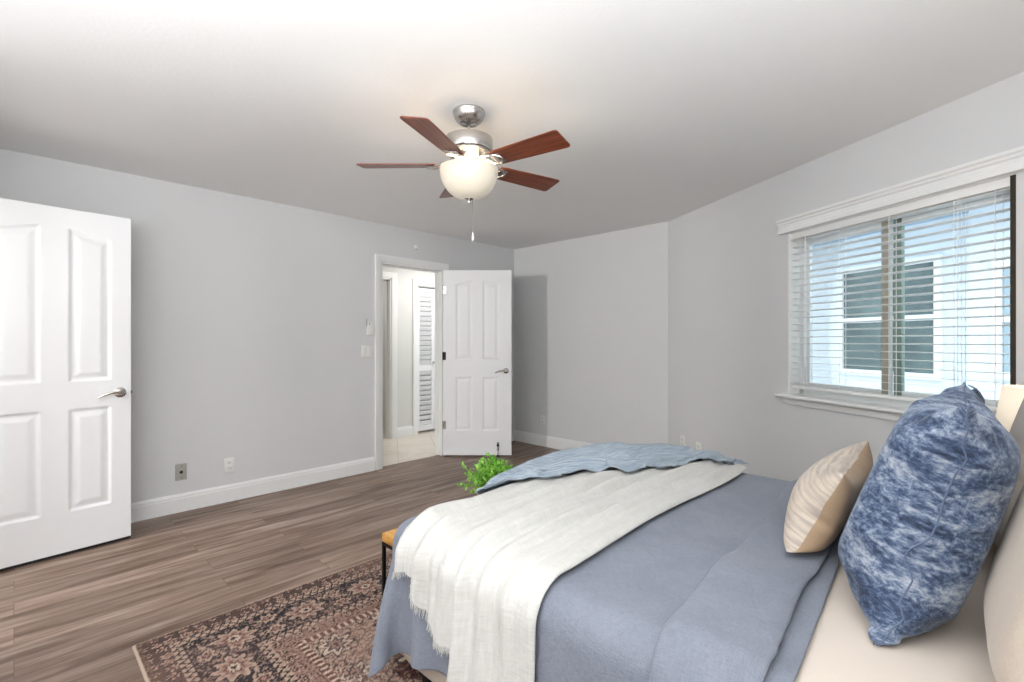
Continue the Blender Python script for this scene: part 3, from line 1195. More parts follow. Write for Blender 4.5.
def grid_faces(n, m):
    I = np.arange(n * m).reshape(n, m)
    return np.stack([I[:-1, :-1], I[1:, :-1], I[1:, 1:], I[:-1, 1:]], -1).reshape(-1, 4)


def cloth_obj(name, P, n, m, uvs, mat, parent=None, thick=.004, sub=1):
    F = grid_faces(n, m)
    # make the normals look up on average
    a, b, c = P[F[:, 0]], P[F[:, 1]], P[F[:, 2]]
    if np.cross(b - a, c - a)[:, 2].sum() < 0:
        F = F[:, ::-1]
    o = mesh_obj(name, P, F, mat, parent, smooth=True, uvs=uvs)
    s = o.modifiers.new('thick', 'SOLIDIFY'); s.thickness = thick; s.offset = 0
    if sub:
        s = o.modifiers.new('smooth', 'SUBSURF'); s.levels = sub; s.render_levels = sub
    return o


def bvh_of(P, n, m):
    F = grid_faces(n, m)
    a, b, c = P[F[:, 0]], P[F[:, 1]], P[F[:, 2]]
    if np.cross(b - a, c - a)[:, 2].sum() < 0:
        F = F[:, ::-1]
    return BVHTree.FromPolygons([tuple(p) for p in P], [tuple(int(i) for i in f) for f in F])


def surface_collider(bvh, th, base, reach=.12):
    def f(P):
        hit, P = base(P)
        for i in range(len(P)):
            loc, nrm, _, dist = bvh.find_nearest(P[i], reach)
            if loc is None:
                continue
            dv = Vector(P[i]) - loc
            sd = dv.dot(nrm)
            if dist < th or (sd < 0 and dist < .06):
                P[i] = loc + nrm * th
                hit[i] = True
        return hit, P
    return f


# ------------------------------------------------------------------ bed
BX0, BX1, BYH, BYF, BZ = .935, 2.50, -.56, 1.525, .615
bed = empty('bed', ((BX0 + BX1) / 2, (BYH + BYF) / 2, 0), (0, 0, 0), 'queen bed with cream fitted sheet and upholstered base', 'bed')
o0 = -bed.location


def bpart(name, lo, hi, mat, bevel, parent=bed, segs=4):
    bm = bmesh.new()
    lo = Vector(lo) + o0; hi = Vector(hi) + o0
    add_box(bm, lo, hi, bevel, segs=segs)
    o = bm_obj(name, bm, mat, parent, auto=math.radians(60))
    return o


bpart('mattress', (BX0, BYH, .33), (BX1, BYF, BZ), M['sheet'], .08, segs=6)
bpart('box_spring', (BX0 + .012, BYH, .10), (BX1 - .012, BYF - .012, .332), M['sham'], .08, segs=6)
bpart('headboard', (BX0 - .03, BYH - .085, .06), (BX1 + .02, BYH - .003, 1.02), M['sham'], .03)
for lx in (BX0 + .08, BX1 - .13):
    for ly in (BYH + .08, BYF - .14):
        bpart('leg', (lx, ly, .0142), (lx + .05, ly + .05, .099), M['black_metal'], .004)

# coverlet
CX0, CX1, CY0, CY1 = BX0 - .335, BX1 + .335, .285, BYF + .37
n, m = 116, 78
gx, gy = np.linspace(CX0, CX1, n), np.linspace(CY0, CY1, m)
X, Y = np.meshgrid(gx, gy, indexing='ij')
# rounded cloth corners at the foot, slightly skewed hem at the head
hx_ = (CX1 - CX0) / 2; tx = (X - (CX0 + CX1) / 2) / hx_
ex = np.clip((np.abs(tx) - .80) / .20, 0, 1); ey = np.clip((Y - (CY1 - .26)) / .26, 0, 1)
cut = .62 * np.minimum(ex, ey)
X = X - np.sign(tx) * cut * .34
Y = Y - cut * .36
Y = Y + .07 * np.clip(X - 1.7, -.8, .8) * np.clip(1 - (Y - CY0) / .8, 0, 1)
rest = np.stack([X, Y, np.zeros_like(X)], -1).reshape(-1, 3)
P = rest.copy()
P[:, 2] = BZ + .02 + .010 * fbm(X * 4, Y * 4, 3).ravel()
boxc = rbox_collider((BX0, BYH, 0), (BX1, BYF, BZ), .075, .011)


def cov_collide(P):
    h1, P = boxc(P)
    k = P[:, 1] > 1.60
    if k.any():
        Q = P[k]
        Q[:, 1] = np.minimum(Q[:, 1], np.where((Q[:, 2] < .45) & (Q[:, 0] > 1.10), 1.625, 9))
        P[k] = Q
    return h1, P


P = simulate(P, rest, n, m, cov_collide, shear=.6, steps=130, iters=14, g=3.0, friction=.75)
uv = np.stack([(rest[:, 0] - CX0), (rest[:, 1] - CY0)], -1)
P[:, 2] += np.where(P[:, 2] > BZ - .01, .0035 * fbm(rest[:, 0] * 9, rest[:, 1] * 7, 11) * (fbm(rest[:, 0] * 2, rest[:, 1] * 2, 13) > -.2), 0)
cov = cloth_obj('coverlet', P, n, m, uv, M['coverlet'], thick=.005)
props(cov, 'blue grey linen coverlet draped over the bed to near the floor', 'bedspread')
cov_bvh = bvh_of(P, n, m)

# turned-down band of the coverlet near the pillows
n2, m2 = 110, 16
gx, gy = np.linspace(CX0 + .06, CX1 - .06, n2), np.linspace(.325, .535, m2)
X, Y = np.meshgrid(gx, gy, indexing='ij')
Y = Y + .012 * fbm(X * 2.2, Y * 0 + 3, 21) + np.clip(X - 1.7, -.8, .8) * .065
rest2 = np.stack([X, Y, np.zeros_like(X)], -1).reshape(-1, 3)
P2 = rest2.copy(); P2[:, 2] = BZ + .045
tb = surface_collider(cov_bvh, .016, boxc)
P2 = simulate(P2, rest2, n2, m2, tb, steps=45, iters=8, friction=.8)
vv = np.linspace(0, 1, m2)
bul = np.tile(.017 * np.sin(PI * vv) ** .5, n2) * (1 - sm(1.36, 1.62, rest2[:, 0]) * (1 - sm(2.0, 2.25, rest2[:, 0])))
onb = P2[:, 2] > BZ - .03
P2[:, 2] += np.where(onb, bul, 0)
P2[:, 0] -= np.where(~onb & (P2[:, 0] < 1.5), bul, 0)
P2[:, 2] += np.where(onb, .003 * fbm(rest2[:, 0] * 8, rest2[:, 1] * 8, 31), 0)
cloth_obj('turned_edge', P2, n2, m2, np.stack([rest2[:, 0], rest2[:, 1]], -1), M['coverlet'], cov, thick=.009)

# white throw, gathered across the bed and hanging over the near side
n3, m3 = 112, 46
TY0, TY1 = .80, 1.43
vv = np.linspace(0, 1, m3)
Yrow = TY0 + (TY1 - TY0) * vv
# length of the piece hanging past the near edge, row by row (shorter towards the foot: the fringed corner)
hang = .60 - .39 * sm(.44, .50, vv) - .08 * sm(.56, .74, vv) - .05 * sm(.74, .77, vv) - .05 * sm(.77, 1.0, vv)
far = 2.46 - .02 * vv - .78 * sm(.25, 1.0, vv)
uu = np.linspace(0, 1, n3)
x_h = BX0 - .055                               # rows agree from here on; only the hanging part differs in length
XX = np.where(uu[:, None] < .34, (BX0 - hang)[None, :] + (x_h - (BX0 - hang))[None, :] * (uu[:, None] / .34),
              x_h + (far[None, :] - x_h) * ((uu[:, None] - .34) / .66))
YY = np.repeat(Yrow[None, :], n3, 0)
YY = YY + .012 * np.sin(XX * 5)
fold = np.sin(vv * 2 * PI * 5.3)[None, :] * .55 + np.sin(vv * 2 * PI * 9.1 + 1)[None, :] * .3
fold = fold + .5 * fbm(XX * 1.6, YY * 11, 41)
ZZ = BZ + .030 + 0 * fold
restT = np.stack([XX, YY, 0 * fold], -1).reshape(-1, 3)
PT = np.stack([XX, YY, ZZ], -1).reshape(-1, 3)


def fold_up(Q):
    # soft gathers that run along the throw and fan out over the near edge
    x, v_ = XX.ravel(), np.repeat(vv[None, :], n3, 0).ravel()
    ph = v_ * 6.2 + .35 * np.sin(x * 2.2 + 1) + .9 * vnoise(x * 1.3, v_ * 2, 43)
    r1 = (.5 + .5 * np.cos(2 * PI * ph)) ** 2.2 * (.55 + .45 * vnoise(x * 2, v_ * 5, 45))
    ph2 = v_ * 10.7 - .5 * np.sin(x * 1.7) + .8 * vnoise(x * 1.1, v_ * 3, 47)
    r2_ = (.5 + .5 * np.cos(2 * PI * ph2)) ** 3 * (.5 + .5 * vnoise(x * 2.3, v_ * 4, 49))
    amp = (.046 * r1 + .026 * r2_) * np.minimum(1, np.minimum(v_, 1 - v_) / .05)
    top_ = np.clip((x - (BX0 - .02)) / .10, 0, 1)
    Q = Q.copy()
    Q[:, 2] += amp * top_
    Q[:, 0] -= amp * (1 - top_) * 1.1
    return Q


PT = simulate(PT, restT, n3, m3, surface_collider(cov_bvh, .018, boxc), steps=75, iters=18, g=4.0, friction=.9, pin=(PT[:, 0] > BX0 + .10))
PT = fold_up(PT)
for _ in range(3):
    _, PT = surface_collider(cov_bvh, .016, boxc)(PT)
uvT = np.stack([XX.ravel(), YY.ravel()], -1)
thr = cloth_obj('throw_blanket', PT, n3, m3, uvT, M['throw'], thick=.006)
props(thr, 'white gauze throw with fringed end draped across the bed', 'throw blanket')
# fringe along the short end
bm = bmesh.new()
E = PT.reshape(n3, m3, 3)
for j in range(int(.50 * m3), m3 - 1):
    for w in np.linspace(0, 1, 7)[:-1]:
        a = E[0, j] * (1 - w) + E[0, j + 1] * w
        b = E[2, j] * (1 - w) + E[2, j + 1] * w
        d = Vector(a - b).normalized()
        d = (d + Vector((random.uniform(-.3, .3), random.uniform(-.4, .4), -.35))).normalized()
        p0 = Vector(a) - d * .004
        L = random.uniform(.016, .03)
        add_tube(bm, [p0, p0 + d * L * .6, p0 + d * L + Vector((0, random.uniform(-.004, .004), -.004))], [.0016, .0013, .0008], 4)
fr = bm_obj('fringe', bm, M['throw'], thr)

# pale blue quilt heaped along the far foot corner
n4, m4 = 120, 60
A0, A1 = np.array([1.33, 1.50]), np.array([2.52, .80])
ax = (A1 - A0); LA = np.linalg.norm(ax); ax = ax / LA
an = np.array([-ax[1], ax[0]])
if an[0] + an[1] < 0:
    an = -an
us, ws = np.linspace(0, 1, n4), np.linspace(0, 1, m4)
U, Wd = np.meshgrid(us, ws, indexing='ij')
width = .06 + .33 * np.sin(np.clip(U * .95 + .02, 0, 1) * PI) ** .75
wob = .02 * fbm(U * 6, U * 0 + 2, 51)
PX = A0[0] + ax[0] * LA * U + an[0] * (width * Wd + wob)
PY = A0[1] + ax[1] * LA * U + an[1] * (width * Wd + wob)
edge = np.minimum(1, np.minimum(Wd, 1 - Wd) / .10) ** .5 * np.minimum(1, np.minimum(U, 1 - U) / .05) ** .5
hgt = .018 + .062 * np.sin(np.clip(U, 0, 1) * PI) ** .6
folds = .022 * np.sin(Wd * 2 * PI * 2.2 + 2.2 * vnoise(U * 3, Wd * 0 + 1, 53) + 1) + .010 * fbm(U * 9, Wd * 5, 55)
PZ = BZ + .008 + edge * (hgt + folds)
# beyond the mattress edge the quilt hangs down
overX = np.clip(PX - (BX1 - .02), 0, None)
overY = np.clip(PY - (BYF - .03), 0, None)
for over, which in ((overX, 0), (overY, 1)):
    PZ = PZ - np.where(over > 0, over * 1.5, 0)
PX = PX - overX * .75
PY = PY - overY * .6
PQ = np.stack([PX, PY, PZ], -1).reshape(-1, 3)
thr_bvh = bvh_of(PT, n3, m3)
for i in range(len(PQ)):
    for bv in (cov_bvh, thr_bvh):
        hit = bv.ray_cast(Vector((PQ[i, 0], PQ[i, 1], 2.0)), Vector((0, 0, -1)))
        if hit[0] is not None and hit[0].z > .3:
            PQ[i, 2] = max(PQ[i, 2], hit[0].z + .025 + .006 * edge.ravel()[i])
    for bv in (cov_bvh, thr_bvh):
        lc, nm_, _, ds_ = bv.find_nearest(Vector(PQ[i]), .06)
        if lc is not None and (Vector(PQ[i]) - lc).dot(nm_) < .021:
            PQ[i] = lc + nm_ * .021
ql = cloth_obj('folded_quilt', PQ, n4, m4, np.stack([U.ravel() * LA, (Wd * width).ravel()], -1), M['quilt'], thick=.012)
props(ql, 'pale blue slubbed quilt heaped at the far foot corner of the bed', 'quilt')


# ------------------------------------------------------------------ pillows
def pillow(name, w, h, puff, loc, tilt, yaw, mats, label, cat, seed, res=30, group=None, roll=0, fat=.25, seam=None, seam_mat=None, planes=(), crease=.010):
    r = np.random.default_rng(seed)
    nx = res; ny = max(8, int(round(res * h / w)))
    xs, ys = np.linspace(-w / 2, w / 2, nx + 1), np.linspace(-h / 2, h / 2, ny + 1)
    Xg, Yg = np.meshgrid(xs, ys, indexing='ij')
    N = (nx + 1) * (ny + 1)
    If = np.arange(N).reshape(nx + 1, ny + 1)
    Ib = If.copy()
    inner = np.zeros_like(If, bool); inner[1:-1, 1:-1] = True
    Ib[inner] = N + np.arange(inner.sum())
    Pf = np.stack([Xg, Yg, np.zeros_like(Xg)], -1).reshape(-1, 3)
    Pb = np.stack([Xg[inner], Yg[inner], np.zeros(inner.sum())], -1)
    P = np.concatenate([Pf, Pb])
    bumpz = .012 * np.cos(P[:, 0] / w * PI) * np.cos(P[:, 1] / h * PI)
    P[:N, 2] += bumpz[:N] * inner.ravel(); P[N:, 2] -= bumpz[N:]
    rest = np.concatenate([Pf, Pb])
    P += r.normal(0, .0012, P.shape)
    Ff = np.stack([If[:-1, :-1], If[1:, :-1], If[1:, 1:], If[:-1, 1:]], -1).reshape(-1, 4)
    Fb = np.stack([Ib[:-1, :-1], Ib[:-1, 1:], Ib[1:, 1:], Ib[1:, :-1]], -1).reshape(-1, 4)
    F = np.concatenate([Ff, Fb])
    pr = []
    for I in (If, Ib):
        for a, b in ((I[:-1], I[1:]), (I[:, :-1], I[:, 1:]), (I[:-1, :-1], I[1:, 1:]), (I[1:, :-1], I[:-1, 1:])):
            pr.append(np.stack([a.ravel(), b.ravel()], -1))
    pr = np.unique(np.sort(np.concatenate(pr), 1), axis=0)
    a, b = pr[:, 0], pr[:, 1]
    L = np.linalg.norm(rest[a] - rest[b], axis=1)
    cnt = np.bincount(np.concatenate([a, b]), minlength=len(P)).astype(float)
    V = np.zeros_like(P)
    dt = 1 / 60
    OMEGA = 1.15
    for s in range(170):
        q0, q1, q2, q3 = P[F[:, 0]], P[F[:, 1]], P[F[:, 2]], P[F[:, 3]]
        nr = np.cross(q2 - q0, q3 - q1)
        fn = np.zeros_like(P)
        for k in range(4):
            for c in range(3):
                fn[:, c] += np.bincount(F[:, k], nr[:, c], minlength=len(P))
        fn /= (w / nx) ** 2 * 4
        V = V * .90 + fn * puff * dt
        prev = P
        P = P + V * dt
        for _ in range(16):
            d = P[b] - P[a]
            l = np.linalg.norm(d, axis=1) + 1e-9
            c = d * ((l - L) / l * .5)[:, None]
            C = np.zeros_like(P)
            for k in range(3):
                C[:, k] = np.bincount(a, c[:, k], minlength=len(P)) - np.bincount(b, c[:, k], minlength=len(P))
            P = P + C / cnt[:, None] * OMEGA
        V = (P - prev) / dt
        sp = np.linalg.norm(V, axis=1, keepdims=True)
        V = V * np.minimum(1, 1.5 / (sp + 1e-9))
    P[:, 2] *= fat / np.ptp(P[:, 2])
    rx = np.minimum(w / 2 - np.abs(rest[:, 0]), h / 2 - np.abs(rest[:, 1]))
    tang = np.where(w / 2 - np.abs(rest[:, 0]) < h / 2 - np.abs(rest[:, 1]), rest[:, 1], rest[:, 0])
    P[:, 2] += crease * np.exp(-np.abs(rx) / .05) * fbm(tang * 16 + seed, rx * 4 + seed, seed, 2)
    side = np.sign(P[:, 2])
    P[:, 2] += side * crease * .8 * np.exp(-np.abs(rx - .05) / .05) * (rx > .01) * fbm(tang * 22 + 3 * seed, rx * 6, seed + 2, 2)
    if seam:
        P[:, 2] += side * crease * .55 * np.exp(-np.abs(rx - .03) / .06) * (rx > .005) * np.abs(fbm(tang * 34 + 5 * seed, rx * 7, seed + 4, 2))
        P[:, 2] += side * .006 * fbm(rest[:, 0] * 11 + seed, rest[:, 1] * 16, seed + 6, 3) * np.clip(rx / .05, 0, 1)
    st, ct = math.sin(tilt), math.cos(tilt)
    R = Matrix(((-1, 0, 0), (0, -st, ct), (0, ct, st))).to_4x4()
    MW = Matrix.Translation(loc) @ Matrix.Rotation(yaw, 4, 'Z') @ R @ Matrix.Rotation(roll, 4, 'Z')
    A = np.array(MW); Ai = np.array(MW.inverted())
    Wd_ = P @ A[:3, :3].T + A[:3, 3]
    for pp, nn in planes:
        nn = np.array(nn, float); nn /= np.linalg.norm(nn)
        dpl = (Wd_ - np.array(pp)) @ nn - .006
        k = dpl < .02
        new = np.where(dpl < .02, .02 * np.exp((np.minimum(dpl, .02) - .02) / .02), dpl)
        Wd_ = Wd_ + np.where(k, new - dpl, 0)[:, None] * nn
    P = Wd_ @ Ai[:3, :3].T + Ai[:3, 3]
    uvs = rest[:, :2] + np.array([w, h]) / 2 + seed * .37
    fm = np.concatenate([np.zeros(len(Ff), int), np.ones(len(Fb), int)]) if len(mats) > 1 else None
    o = mesh_obj(name, P, F, mats, None, smooth=True, fmat=fm, uvs=uvs)
    sb = o.modifiers.new('smooth', 'SUBSURF'); sb.levels = 2; sb.render_levels = 2
    if seam:
        rim = np.concatenate([If[:, 0], If[-1, 1:], If[-2::-1, -1], If[0, -2:0:-1]])
        bm = bmesh.new()
        pts = [Vector(P[i]) for i in rim]
        ctr = Vector((0, 0, 0))
        pts = [p + (p - ctr).normalized() * seam * .6 for p in pts]
        add_tube(bm, pts + [pts[0]], seam, 8)
        bm_obj('piping', bm, seam_mat or mats[0], o)
    # local x -> -X world, y -> up-slant, z -> towards the foot (+Y)
    o.matrix_world = MW
    return props(o, label, cat, group)


D = math.radians
MP = ((0, 0, BZ), (0, 0, 1))                      # mattress top
VS = ((0, -.03, .85), (0, math.cos(D(16)), math.sin(D(16))))     # between velvet pillows and shams
TV = ((0, .228, .85), (0, math.cos(D(20)), math.sin(D(20))))     # between the small pillow and the velvet ones
XV = ((1.868, 0, 0), (1, 0, 0))
neg = lambda pl: (pl[0], tuple(-c for c in pl[1]))
pillow('throw_pillow', .64, .35, .5, (1.815, .335, .764), D(26), D(3), [M['cream_stripe'], M['taupe']],
       'small cream pillow with striped front and taupe back', 'pillow', 3, fat=.20, planes=(TV, ((0, 0, BZ + .044), (0, 0, 1))), crease=.006)
pillow('velvet_pillow', .64, .60, .6, (1.565, .095, .868), D(15), D(2), [M['velvet']],
       'large blue crushed velvet pillow standing in front, nearest the camera', 'pillow', 5, res=54, fat=.36, seam=.0016, seam_mat=M['seam'], planes=(VS, neg(TV), neg(XV), MP), crease=.022)
pillow('velvet_pillow', .58, .57, .6, (2.16, .095, .835), D(14), D(-2), [M['velvet']],
       'second blue velvet pillow, behind the large one and under the window', 'pillow', 8, res=44, fat=.30, seam=.0016, seam_mat=M['seam'], planes=(VS, neg(TV), XV, MP), crease=.022)
pillow('sham_pillow', .66, .62, .6, (1.265, -.105, .905), D(6), D(3), [M['sham']],
       'big oatmeal sham pillow at the right edge, behind the velvet pillow', 'pillow', 11, fat=.27, planes=(neg(VS), MP))
pillow('sham_pillow', .66, .62, .6, (2.07, -.135, .905), D(8), D(-3), [M['sham_grey']],
       'grey beige sham pillow beside the lamp, farther from the camera', 'pillow', 14, fat=.27, planes=(neg(VS), MP))

# ------------------------------------------------------------------ bedside table and lamp
NX, NY = 2.68, -.15
ns = empty('pedestal_table', (NX, NY, 0), (0, 0, 0), 'slim round pedestal table behind the pillows, under the lamp', 'side table')
lathe('tabletop', [(.0, .588), (.135, .588), (.142, .594), (.142, .606), (.136, .612), (0, .612)], M['bench'], ns, 40)
lathe('pedestal', [(.12, .001), (.122, .012), (.03, .03), (.018, .06), (.018, .56), (.05, .586), (.05, .588)], M['black_metal'], ns, 30)
lp = empty('table_lamp', (NX, NY, .612), (0, 0, 0), 'small table lamp with lit cream shade beside the pillows', 'lamp')
lathe('lamp_base', [(.06, .0), (.06, .012), (.03, .03), (.045, .09), (.05, .14), (.03, .20), (.012, .225), (.012, .30)], M['pot'], lp, 30)
bm = bmesh.new(); add_lathe(bm, [(.112, .275), (.085, .475)], 40, cap=False)
sh = bm_obj('lamp_shade', bm, M['shade'], lp)
s_ = sh.modifiers.new('thick', 'SOLIDIFY'); s_.thickness = .003
bd = bpy.data.lights.new('lamp_bulb', 'POINT'); bd.energy = 2.0; bd.color = (1, .75, .5); bd.shadow_soft_size = .03
bo = bpy.data.objects.new('lamp_bulb', bd); bo.location = (0, 0, .36); bo.parent = lp; COL.objects.link(bo)

# ------------------------------------------------------------------ bench and plant at the foot of the bed
BNX0, BNX1, BNY0, BNY1, BNZ = 1.150, 2.30, 1.645, 1.93, .398
bn = empty('bench', ((BNX0 + BNX1) / 2, (BNY0 + BNY1) / 2, .0), (0, 0, 0), 'low bench with honey wood top and black metal legs at the bed foot', 'bench')
hx, hy = (BNX1 - BNX0) / 2, (BNY1 - BNY0) / 2
bm = bmesh.new(); add_box(bm, (-hx, -hy, BNZ - .04), (hx, hy, BNZ), .006); bm_obj('bench_top', bm, M['bench'], bn)
for sx in (-1, 1):
    for sy in (-1, 1):
        bm = bmesh.new(); cx, cy = sx * (hx - .008), sy * (hy - .008)
        add_box(bm, (cx - .007, cy - .007, .0142), (cx + .007, cy + .007, BNZ - .04), .001)
        bm_obj('leg', bm, M['black_metal'], bn, auto=None)
bm = bmesh.new()
for sy in (-1, 1):
    add_box(bm, (-hx + .015, sy * (hy - .008) - .007, BNZ - .055), (hx - .015, sy * (hy - .008) + .007, BNZ - .0405))
for sx in (-1, 1):
    add_box(bm, (sx * (hx - .008) - .007, -hy + .015, BNZ - .055), (sx * (hx - .008) + .007, hy - .015, BNZ - .0405))
bm_obj('frame', bm, M['black_metal'], bn, auto=None)

PLX, PLY = 1.70, 1.785
pt = empty('potted_plant', (PLX, PLY, BNZ), (0, 0, 0), 'bushy bright green potted plant on the bench', 'plant')
lathe('pot', [(.0, .001), (.048, .001), (.062, .10), (.064, .108), (.058, .108), (.055, .095), (.0, .095)], M['pot'], pt, 32)
verts, faces = [], []


def leaf(c, d, L, wdt, up):
    d = d.normalized(); s = d.cross(up)
    if s.length < 1e-3:
        s = Vector((1, 0, 0))
    s.normalize(); nn = s.cross(d)
    b = len(verts)
    for u, ww, hgt_ in ((0, 0, 0), (.3, .9, .06), (.65, .85, .05), (1, 0, -.12)):
        for sgn in ((-1, 1) if ww else (0,)):
            verts.append(c + d * L * u + s * sgn * wdt * ww * .5 + nn * L * (hgt_ + (.06 if sgn else 0)))
        if ww:
            verts.append(c + d * L * u + nn * L * hgt_)
    # order: 0 base, 1 l1, 2 r1, 3 m1, 4 l2, 5 r2, 6 m2, 7 tip
    for f in ((0, 1, 3), (0, 3, 2), (1, 4, 6, 3), (3, 6, 5, 2), (4, 7, 6), (6, 7, 5)):
        faces.append(tuple(b + i for i in f))


sb_ = bmesh.new()
for k in range(115):
    az, el = random.uniform(0, 2 * PI), random.uniform(.15, 1.45)
    dr = Vector((math.cos(az) * math.cos(el), math.sin(az) * math.cos(el), math.sin(el)))
    ln = random.uniform(.12, .185) * (1.0 if el > .5 else .95)
    p0 = Vector((random.uniform(-.03, .03), random.uniform(-.03, .03), .095))
    pts = [p0, p0 + dr * ln * .5 + Vector((0, 0, .012)), p0 + dr * ln]
    add_tube(sb_, pts, .0013, 4)
    for q_ in range(15):
        u = .35 + .65 * q_ / 14
        c = p0 + dr * ln * u + Vector((0, 0, .012 * math.sin(PI * u)))
        dv = (dr * .5 + Vector((random.uniform(-1, 1), random.uniform(-1, 1), random.uniform(-.4, .9)))).normalized()
        leaf(c, dv, random.uniform(.018, .030), random.uniform(.009, .014), Vector((random.uniform(-.5, .5), random.uniform(-.5, .5), 1)).normalized())
mesh_obj('foliage', verts, faces, M['leaf'], pt)
bm_obj('stems', sb_, M['leaf'], pt)

# ------------------------------------------------------------------ rug
RX0, RX1, RY0, RY1 = .337, 3.05, .10, 2.496
RS = .006
nx, ny = int((RX1 - RX0) / RS), int((RY1 - RY0) / RS)
gx, gy = np.linspace(0, RX1 - RX0, nx), np.linspace(0, RY1 - RY0, ny)
U, V_ = np.meshgrid(gx, gy, indexing='ij')         # from the corner (RX0, RY0)
WX, WY = RX1 - RX0, RY1 - RY0
du_, dv_ = np.minimum(U, WX - U), np.minimum(V_, WY - V_)
dist = np.minimum(du_, dv_)
along = np.where(du_ < dv_, V_ - WY / 2, U - WX / 2)
pal = {k: np.array(srgb(*v)) for k, v in dict(dark=(46, 40, 42), brown=(96, 72, 62), rust=(112, 76, 66), rose=(162, 130, 118), tan=(190, 162, 144),
                                             cream=(214, 192, 172), slate=(70, 66, 72), wine=(92, 58, 52)).items()}
colr = np.empty(U.shape + (3,)); colr[:] = pal['rose']


def paint(mask, key, a=1.0):
    mk = np.clip(mask.astype(float) * a, 0, 1)[..., None]
    colr[:] = colr * (1 - mk) + pal[key] * mk


wx = U + .007 * fbm(U * 12, V_ * 12, 61); wy = V_ + .007 * fbm(U * 12, V_ * 12, 71)


def cells(u, v, size, seed, jitter=.25):
    """distance/angle to jittered cell centres and a random per cell"""
    r = np.random.default_rng(seed); T = r.uniform(0, 1, (3, 64, 64))
    ci, cj = np.floor(u / size).astype(int), np.floor(v / size).astype(int)
    best = np.full(u.shape, 9.0); ang = np.zeros_like(u); rnd = np.zeros_like(u)
    for a in (-1, 0, 1):
        for b in (-1, 0, 1):
            i, j = ci + a, cj + b
            cx = (i + .5 + jitter * (T[0, i % 64, j % 64] - .5) * 2) * size
            cy = (j + .5 + jitter * (T[1, i % 64, j % 64] - .5) * 2) * size
            dx, dy = u - cx, v - cy
            dd_ = np.hypot(dx, dy)
            k = dd_ < best
            best = np.where(k, dd_, best); ang = np.where(k, np.arctan2(dy, dx), ang); rnd = np.where(k, T[2, i % 64, j % 64], rnd)
    return best, ang, rnd


def flower(u, v, size, R, seed, petals, cols, jitter=.25):
    d, a, r = cells(u, v, size, seed, jitter)
    Rr = R * (.75 + .4 * r)
    rad = Rr * (.78 + .22 * np.cos(petals * a + r * 9))
    paint(d < rad * 1.18, cols[0]); paint(d < rad, cols[1]); paint(d < rad * .66, cols[2]); paint(d < rad * .40, cols[3]); paint(d < rad * .17, cols[4])
    return d


def vines(u, v, sc, seed, w, key, a=1.0):
    f = fbm(u * sc, v * sc, seed, 3)
    paint(np.abs((f * 3) % 1 - .5) < w, key, a)


# field
field = dist > .50
colr[field] = pal['tan']
save = colr.copy()
colr[:] = pal['tan']
vines(wx, wy, 5, 81, .14, 'rose'); vines(wx, wy, 7, 83, .10, 'brown', .8); vines(wx, wy, 11, 85, .09, 'slate', .8)
flower(wx, wy, .24, .080, 91, 8, ('dark', 'cream', 'slate', 'rose', 'dark'))
flower(wx + .11, wy + .13, .24, .046, 93, 6, ('dark', 'tan', 'rust', 'cream', 'dark'))
# medallion
md = np.hypot((U - WX / 2) / 1.0, (V_ - WY / 2) / .8); ma = np.arctan2(V_ - WY / 2, U - WX / 2)
mm = md < .72 + .07 * np.cos(ma * 16)
fieldc = colr.copy()
colr[:] = pal['wine']
vines(wx, wy, 7, 95, .12, 'rose', .8); vines(wx, wy, 12, 97, .10, 'dark', .9)
flower(wx + .03, wy, .15, .048, 99, 6, ('dark', 'rose', 'brown', 'tan', 'dark'))
fieldc[mm] = colr[mm]
colr[:] = save
colr[field] = fieldc[field]
# borders
bu, bv = along, dist


def band(lo, hi, key):
    k = (dist >= lo) & (dist < hi)
    return k


def border(lo, hi, ground, fn):
    k = (dist >= lo) & (dist < hi)
    keep = colr.copy()
    colr[:] = pal[ground]
    fn()
    new = colr.copy()
    colr[:] = keep
    colr[k] = new[k]


def zigzag(lo, hi, ground, ink, period=.036):
    def fn():
        tt = (bv - lo) / (hi - lo)
        zz = np.abs((along / period) % 1 - .5) * 2
        paint((np.abs(tt - zz * .7 - .12) < .16), ink)
        paint((tt < .07) | (tt > .93), ink)
    border(lo, hi, ground, fn)


wa = along + .003 * fbm(U * 20, V_ * 20, 65)
wb = bv + .003 * fbm(U * 20, V_ * 20, 67)
border(.010, .105, 'brown', lambda: (vines(wa, wb, 16, 101, .16, 'slate', .8), flower(wa, wb + .0025, .055, .024, 103, 6, ('dark', 'tan', 'rust', 'rose', 'dark'), .12), paint(dist < .028, 'brown', .6)))
zigzag(.105, .145, 'tan', 'dark')


def main_border():
    paint(np.abs(np.sin(wa * 11) * .06 - (wb - .25)) < .010, 'tan')
    vines(wa, wb, 9, 111, .13, 'rose', .85); vines(wa, wb, 15, 113, .10, 'slate'); vines(wa, wb, 19, 117, .08, 'tan', .7)
    # large palmettes along the middle
    per = .30
    cc = (np.floor(wa / per) + .5) * per
    dx, dy = wa - cc, wb - .25
    d = np.hypot(dx, dy * 1.15); a = np.arctan2(dy, dx)
    rad = .090 * (.82 + .18 * np.cos(9 * a))
    paint(d < rad * 1.2, 'dark'); paint(d < rad, 'tan'); paint(d < rad * .76, 'rose'); paint(d < rad * .52, 'rust'); paint(d < rad * .34, 'cream'); paint(d < rad * .16, 'dark')
    cc = np.floor(wa / per + .5) * per
    dx = wa - cc
    for sg in (-1, 1):
        d = np.hypot(dx, (wb - .25 - sg * .055) * 1.2); a = np.arctan2(wb - .25 - sg * .055, dx)
        rad = .044 * (.8 + .2 * np.cos(6 * a))
        paint(d < rad * 1.2, 'dark'); paint(d < rad, 'tan'); paint(d < rad * .6, 'wine'); paint(d < rad * .3, 'rose')


